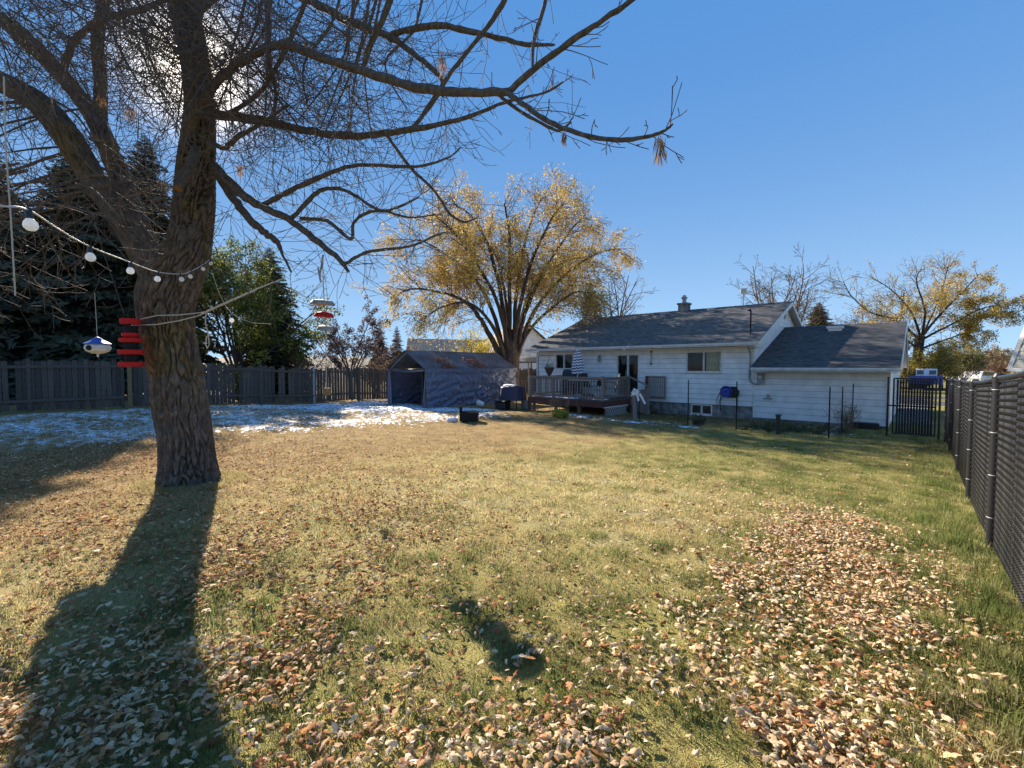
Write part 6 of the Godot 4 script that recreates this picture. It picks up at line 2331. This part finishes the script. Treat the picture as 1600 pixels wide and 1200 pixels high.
		tag(put("snow", sn.done(), M.snow), "thin snow lying on the boards along the " + q[4], "snow", "", "stuff")
	# hose reel
	var hr := thing("hose_reel", "blue garden hose wound on a black wall reel", "hose reel", frame(18.0, 5.3, 0.3), YAW)
	var fr := MB.new()
	fr.cbox(L(5.3, 0.62, 18.03), Vector3(0.5, 0.42, 0.06), 0.02)
	for s in [-0.3, 0.3]:
		fr.tube([L(5.3 + s, 0.75, 17.98), L(5.3 + s, -0.1, 17.98)], [0.014, 0.014], 6)
	put("bracket", fr.done(), M.black_metal, hr)
	for k in 5:
		var ho := MB.new()
		var cp2 := []
		var cr := []
		for j in 33:
			var a := TAU * j / 32
			cp2.append(L(5.36, 0.64, 17.9 - 0.0) + Vector3(cos(a) * (0.2 - 0.012 * k), sin(a) * (0.2 - 0.012 * k), 0.05 - k * 0.028))
			cr.append(0.017)
		ho.tube(cp2, cr, 8, false)
		put("hose", ho.done(), M.hose_blue, hr)
	var hd := MB.new()
	hd.tube([L(5.36, 0.64, 17.99), L(5.36, 0.64, 17.82)], [0.13, 0.13], 18)
	put("drum", hd.done(), M.hose_blue, hr)
	var hh := MB.new()
	hh.tube([L(5.36, 0.64, 17.8), L(5.36, 0.64, 17.81)], [0.05, 0.05], 12)
	hh.cbox(L(5.02, 0.6, 17.93), Vector3(0.16, 0.24, 0.16), 0.03)
	put("crank", hh.done(), M.black_metal, hr)
	var hl := MB.new()
	hl.tube([L(5.5, 0.5, 17.88), L(5.58, 0.2, 17.86), L(5.52, -0.1, 17.85), L(5.45, -0.34, 17.7), L(5.2, -0.36, 17.6)], [0.014, 0.014, 0.014, 0.014, 0.014], 7)
	hl.tube([L(5.6, 0.6, 17.92), L(5.72, 0.3, 17.9), L(5.68, 0.05, 17.9), L(5.6, 0.3, 17.9)], [0.014, 0.014, 0.014, 0.014], 7)
	put("hose_end", hl.done(), M.black_vinyl, hr)
	# hanging ornament on the wall
	var og := thing("wind_chime", "thin dark hanging ornament on the wall right of the patio door", "wind chime", frame(18.03, 8.43, 1.65), YAW)
	var om := MB.new()
	om.tube([L(8.43, 2.26, 18.03), L(8.43, 1.66, 18.03)], [0.006, 0.006], 5)
	put("chain", om.done(), M.black_metal, og)
	for k in 6:
		var q := MB.new()
		var s := 0.045 if k in [0, 5] else 0.026
		q.lathe([Vector2(0, -s), Vector2(s, -s * 0.3), Vector2(s, s * 0.3), Vector2(0, s)], 8, L(8.43, 2.2 - k * 0.1, 18.02))
		put("bead", q.done(), M.black_metal, og)


# ---------- odds and ends in the yard ----------
func make_yard_things() -> void:
	# black steel fire box
	var fb := thing("fire_box", "low black steel fire box standing on the lawn before the tarp shelter", "fire pit", onground(at(733, 600, 15.1), 0.0), -0.06)
	for q in [[0.0, 0.17, 0.25, 0.56, 0.32, 0.02], [0.0, 0.17, -0.25, 0.56, 0.32, 0.02], [-0.28, 0.27, 0.0, 0.02, 0.52, 0.5], [0.28, 0.17, 0.0, 0.02, 0.32, 0.5], [0.0, 0.03, 0.0, 0.54, 0.02, 0.48]]:
		plank("panel", Vector3(q[3], q[4], q[5]), M.black_metal, fb, Vector3(q[0], q[1], q[2]), Basis.IDENTITY, 0.004)
	var gr := MB.new()
	for k in 9:
		gr.tube([Vector3(-0.26, 0.31, -0.22 + k * 0.055), Vector3(0.26, 0.31, -0.22 + k * 0.055)], [0.006, 0.006], 5)
	put("grate", gr.done(), M.black_metal, fb)
	var ss := MB.new()
	ss.lathe([Vector2(0.15, 0), Vector2(0.16, 0.06), Vector2(0.12, 0.13), Vector2(0.05, 0.16), Vector2(0, 0.165)], 10, Vector3.ZERO, 1.3, 0.8)
	put_lump("snow_lump", "small rounded lump of snow left of the black fire box", onground(at(706, 600, 15.0)), ss.done())
	# covered grill left of the deck, tote, bucket
	var cg := thing("covered_grill", "bulky object under a dark purple cover left of the deck", "covered grill", frame(14.9, 13.5, -0.33), YAW)
	var pp := PackedVector3Array()
	for r in 18:
		for c in 33:
			var t := r / 17.0
			var a := TAU * c / 32
			var w := 0.62 - 0.1 * t if t < 0.8 else 0.54 * (1.0 - (t - 0.8) / 0.2)
			var e := pow(absf(cos(a)), 0.5) * signf(cos(a)) * w * (1.0 + 0.06 * sin(a * 9 + t * 4) * (1 - t))
			var e2 := pow(absf(sin(a)), 0.5) * signf(sin(a)) * w * 0.62
			pp.append(L(13.5, 0, 14.9) + Vector3(e, 0.42 + minf(t / 0.8, 1.0) * 0.62 + 0.05 * sin(a * 2) * (t if t < 0.8 else 0.8), e2) + Vector3(0, fy * 0 - 0.0, 0) - Vector3(0, 0.0, 0))
	var cv := MB.new()
	for k in pp.size():
		pp[k].y += 0.0 - (0.0 - fy) * 0.0 + 0.33 - 0.33 + 0.0
	for k in pp.size():
		pp[k].y = pp[k].y - L(13.5, 0, 14.9).y
	cv.grid(pp, 18, 33, true)
	put("cover", cv.done(), M.cover, cg)
	var lg := MB.new()
	for q in [[-0.42, -0.22], [0.42, -0.22], [-0.42, 0.22], [0.42, 0.22]]:
		lg.tube([Vector3(q[0], 0, q[1]), Vector3(q[0], 0.5, q[1])], [0.02, 0.02], 6)
	put("legs", lg.done(), M.black_metal, cg)
	var sc := MB.new()
	sc.lathe([Vector2(0.3, 0.0), Vector2(0.28, 0.05), Vector2(0.12, 0.08), Vector2(0, 0.085)], 14, Vector3(-0.2, 1.03, 0.0), 1.2, 0.7)
	put("snow_cap", sc.done(), M.snow, cg)
	var to := thing("storage_tote", "black lidded storage tote on the ground beside the deck", "tote", frame(14.5, 13.75, -0.33), YAW)
	plank("tub", Vector3(0.6, 0.34, 0.4), M.black_vinyl, to, Vector3(0, 0.17, 0), Basis.IDENTITY, 0.03)
	plank("lid", Vector3(0.66, 0.05, 0.46), M.black_vinyl, to, Vector3(0, 0.372, 0), Basis.IDENTITY, 0.02)
	var bk := thing("concrete_block", "pale concrete block against the deck's left side", "block", frame(15.2, 12.95, -0.33), YAW)
	plank("block", Vector3(0.4, 0.42, 0.3), M.concrete, bk, Vector3(0, 0.21, 0), Basis.IDENTITY, 0.02)
	var bu := thing("bucket", "white bucket lying on its side by the tarp shelter", "bucket", frame(14.3, 14.75, -0.32), YAW + 0.6)
	var bm := MB.new()
	bm.lathe([Vector2(0, 0), Vector2(0.11, 0), Vector2(0.14, 0.32), Vector2(0.15, 0.33), Vector2(0.14, 0.335), Vector2(0.13, 0.32), Vector2(0.1, 0.02), Vector2(0, 0.02)], 16)
	put("tub", bm.done(), M.white_paint, bu, Vector3(0, 0.15, 0), Basis(Vector3.BACK, 1.25))
	# post with a white bow
	var wp := thing("bow_post", "old wooden post by the deck with a white ribbon bow tied on", "post", onground(at(992, 600, 15.6)))
	var pm := MB.new()
	pm.tube([Vector3(0.03, -0.1, 0), Vector3(0, 0.5, 0), Vector3(-0.03, 1.0, 0)], [0.075, 0.07, 0.068], 10)
	put("shaft", pm.done(), M.deck_wood, wp)
	for k in 9:
		var m := MB.new()
		var a := TAU * k / 9.0 + 0.4
		var l := rng.randf_range(0.08, 0.19)
		var d := Vector3(cos(a), sin(a) * 0.6, 0.25).normalized()
		var sd := d.cross(Vector3.BACK).normalized()
		var g := PackedVector3Array()
		for r in 7:
			for c in 5:
				var t := r / 6.0
				var w := rng.randf_range(0.05, 0.08) * sin(PI * clampf(t * 0.9 + 0.08, 0, 1))
				g.append(Vector3(-0.02, 1.02, 0.08) + d * l * t + sd * w * (c - 2) * 0.5 + Vector3(0, 0, 0.05 * sin(PI * t) + 0.012 * sin(c * 2.0)))
		m.grid(g, 7, 5)
		put("bow_loop", m.done(), M.flower, wp)
	for k in 2:
		var m := MB.new()
		var g := PackedVector3Array()
		for r in 8:
			for c in 3:
				var t := r / 7.0
				g.append(Vector3(0.04 + k * 0.1 + t * 0.13 * (k + 0.6), 0.98 - t * (0.26 + 0.1 * k), 0.09 + 0.02 * sin(t * 6)) + Vector3(0.035, 0.015, 0) * (c - 1))
		m.grid(g, 8, 3)
		put("bow_tail", m.done(), M.flower, wp)
	var stk := thing("garden_stake", "thin black stake in the ground beside the bow post", "stake", onground(at(999, 600, 15.3)))
	var km := MB.new()
	km.tube([Vector3(0, -0.1, 0), Vector3(0.005, 0.75, 0)], [0.017, 0.015], 6)
	put("shaft", km.done(), M.black_metal, stk)
	# plants
	plant("yellow_plant", "yellow green clump of leaves at the front of the deck", onground(at(876, 600, 16.4)), 0.42, 0.34, 420, 0.055, [Color(0.42, 0.42, 0.06), Color(0.32, 0.36, 0.06), Color(0.55, 0.46, 0.10)])
	stems("dry_stems", "tall dry brown flower stems standing in front of the deck rail", onground(at(866, 600, 16.6)), 1.0, 16, 0.55)
	plant("garden_plant", "dark green clump under the basement window", onground(at(1092, 600, 14.6)), 0.5, 0.22, 300, 0.05, [Color(0.03, 0.05, 0.02), Color(0.05, 0.07, 0.03)])
	plant("low_weeds", "low dark green weeds in the bed behind the wire fence", onground(at(1200, 600, 13.6)), 0.2, 1.0, 1500, 0.05, [Color(0.08, 0.12, 0.04), Color(0.06, 0.09, 0.03), Color(0.16, 0.15, 0.07)])
	plant("low_weeds", "low weeds along the foot of the garage wall", onground(at(1268, 600, 13.2)), 0.22, 0.9, 1300, 0.05, [Color(0.09, 0.12, 0.04), Color(0.05, 0.08, 0.03), Color(0.16, 0.15, 0.07)])
	stems("dry_stems", "dry straw grass tuft at the corner stake of the wire fence", onground(at(1327, 600, 13.0)), 0.85, 46, 0.3)
	var dt := thing("dark_tub", "low dark tub against the garage wall near its right corner", "tub", frame(17.85, 1.25, -0.37), YAW)
	plank("tub", Vector3(0.75, 0.2, 0.3), M.black_vinyl, dt, Vector3(0, 0.1, 0), Basis.IDENTITY, 0.03)


func put_lump(called: String, label: String, where: Vector3, mesh: Mesh) -> void:
	var o := put(called, mesh, M.snow, null, where)
	tag(o, label, "snow")


func plant(called: String, label: String, where: Vector3, h: float, r: float, count: int, size: float, tones: Array) -> void:
	var root := thing(called, label, "plant", where)
	var st := MB.new()
	var tips := []
	for k in 40:
		var a := rng.randf() * TAU
		var q := r * sqrt(rng.randf())
		var b := Vector3(cos(a) * q * 0.7, 0, sin(a) * q * 0.7)
		var t := Vector3(cos(a) * q, h * rng.randf_range(0.4, 1.0) * (1.0 - 0.4 * q / r), sin(a) * q)
		b.y = gh(where.x + b.x, where.z + b.z) - where.y
		t.y += b.y
		st.tube([b, b.lerp(t, 0.5) + rv(0.02), t], [0.006, 0.005, 0.003], 4, false)
		for j in 5:
			tips.append(b.lerp(t, 0.25 + 0.19 * j))
	put("stems", st.done(), M.dark_bark, root)
	scatter_leaves(root, tips, count, size, size * 0.8, tones)


func stems(called: String, label: String, where: Vector3, h: float, count: int, r: float) -> void:
	var root := thing(called, label, "plant", where)
	var m := MB.new()
	for k in count:
		var b := Vector3(rng.randfn(0, r * 0.5), -0.02, rng.randfn(0, r * 0.25))
		var hh := h * rng.randf_range(0.5, 1.1)
		var ln := Vector3(rng.randfn(0, 0.14), 0, rng.randfn(0, 0.14))
		m.tube([b, b + Vector3(0, hh * 0.5, 0) + ln * 0.3, b + Vector3(0, hh, 0) + ln], [0.006, 0.005, 0.003], 4, false)
		for j in 5:
			var p := b + Vector3(0, hh * rng.randf_range(0.5, 1.0), 0) + ln * 0.6
			m.tube([p, p + Vector3(rng.randfn(0, 0.08), 0.06, rng.randfn(0, 0.08))], [0.004, 0.006], 4)
	put("stems", m.done(), mat(0.24, 0.17, 0.09, 0.9), root)


# ---------- vehicles across the street ----------
func wheel(root: Node, p: Vector3, r: float, w: float) -> void:
	var m := MB.new()
	m.tube([p - Vector3(0, 0, w * 0.5), p + Vector3(0, 0, w * 0.5)], [r, r], 22)
	var o := put("wheel", m.done(), M.tyre, root)
	var h := MB.new()
	h.tube([p - Vector3(0, 0, w * 0.52), p + Vector3(0, 0, w * 0.52)], [r * 0.62, r * 0.62], 16)
	put("rim", h.done(), M.steel, o)


func make_vehicles() -> void:
	var tr := thing("pickup_truck", "blue pickup truck with a pale cab parked beyond the gate", "truck", onground(at(1447, 600, 38.0)), 0.82)
	var b := MB.new()
	b.prism(PackedVector2Array([Vector2(-2.6, 0.5), Vector2(2.65, 0.5), Vector2(2.68, 0.95), Vector2(2.45, 1.12), Vector2(1.2, 1.18), Vector2(-2.6, 1.18)]), 1.0)
	put("body", b.done(), M.truck_blue, tr)
	var c := MB.new()
	c.prism(PackedVector2Array([Vector2(-0.85, 1.18), Vector2(1.25, 1.18), Vector2(0.62, 1.7), Vector2(0.4, 1.75), Vector2(-0.7, 1.75), Vector2(-0.82, 1.68)]), 0.66)
	put("cab", c.done(), M.car_white, tr)
	for s in [-1.0, 1.0]:
		var g := MB.new()
		g.prism(PackedVector2Array([Vector2(-0.72, 1.24), Vector2(1.0, 1.24), Vector2(0.55, 1.62), Vector2(-0.68, 1.62)]), 0.008, Transform3D(Basis.IDENTITY, Vector3(0, 0, s * 0.665)))
		put("side_window", g.done(), M.car_glass, tr)
		for x in [-1.65, 1.7]:
			wheel(tr, Vector3(x, 0.37, s * 0.9), 0.37, 0.24)
	for z in [-0.38, 0.38]:
		var rw := MB.new()
		rw.box(Vector3(-0.85, 1.44, z), Vector3(0.02, 0.34, 0.42), Basis(Vector3.BACK, -0.06))
		put("rear_window", rw.done(), M.car_glass, tr)
	var car := thing("parked_car", "pale silver car with dark glass parked up the street at right", "car", onground(at(1534, 600, 46)), 0.35)
	var cb := MB.new()
	cb.prism(PackedVector2Array([Vector2(-2.2, 0.35), Vector2(2.2, 0.35), Vector2(2.22, 0.7), Vector2(1.9, 0.86), Vector2(0.95, 0.95), Vector2(-2.15, 0.98), Vector2(-2.25, 0.8)]), 0.88)
	put("body", cb.done(), M.car_white, car)
	var cr := MB.new()
	cr.prism(PackedVector2Array([Vector2(-1.9, 0.97), Vector2(1.05, 0.95), Vector2(0.3, 1.42), Vector2(0.0, 1.47), Vector2(-1.1, 1.47), Vector2(-1.5, 1.4)]), 0.74)
	put("roof", cr.done(), M.car_white, car)
	for s in [-1.0, 1.0]:
		var g := MB.new()
		g.prism(PackedVector2Array([Vector2(-1.65, 1.02), Vector2(0.85, 1.0), Vector2(0.2, 1.38), Vector2(-1.4, 1.38)]), 0.008, Transform3D(Basis.IDENTITY, Vector3(0, 0, s * 0.745)))
		put("side_window", g.done(), M.car_glass, car)
		for x in [-1.4, 1.4]:
			wheel(car, Vector3(x, 0.32, s * 0.8), 0.32, 0.2)
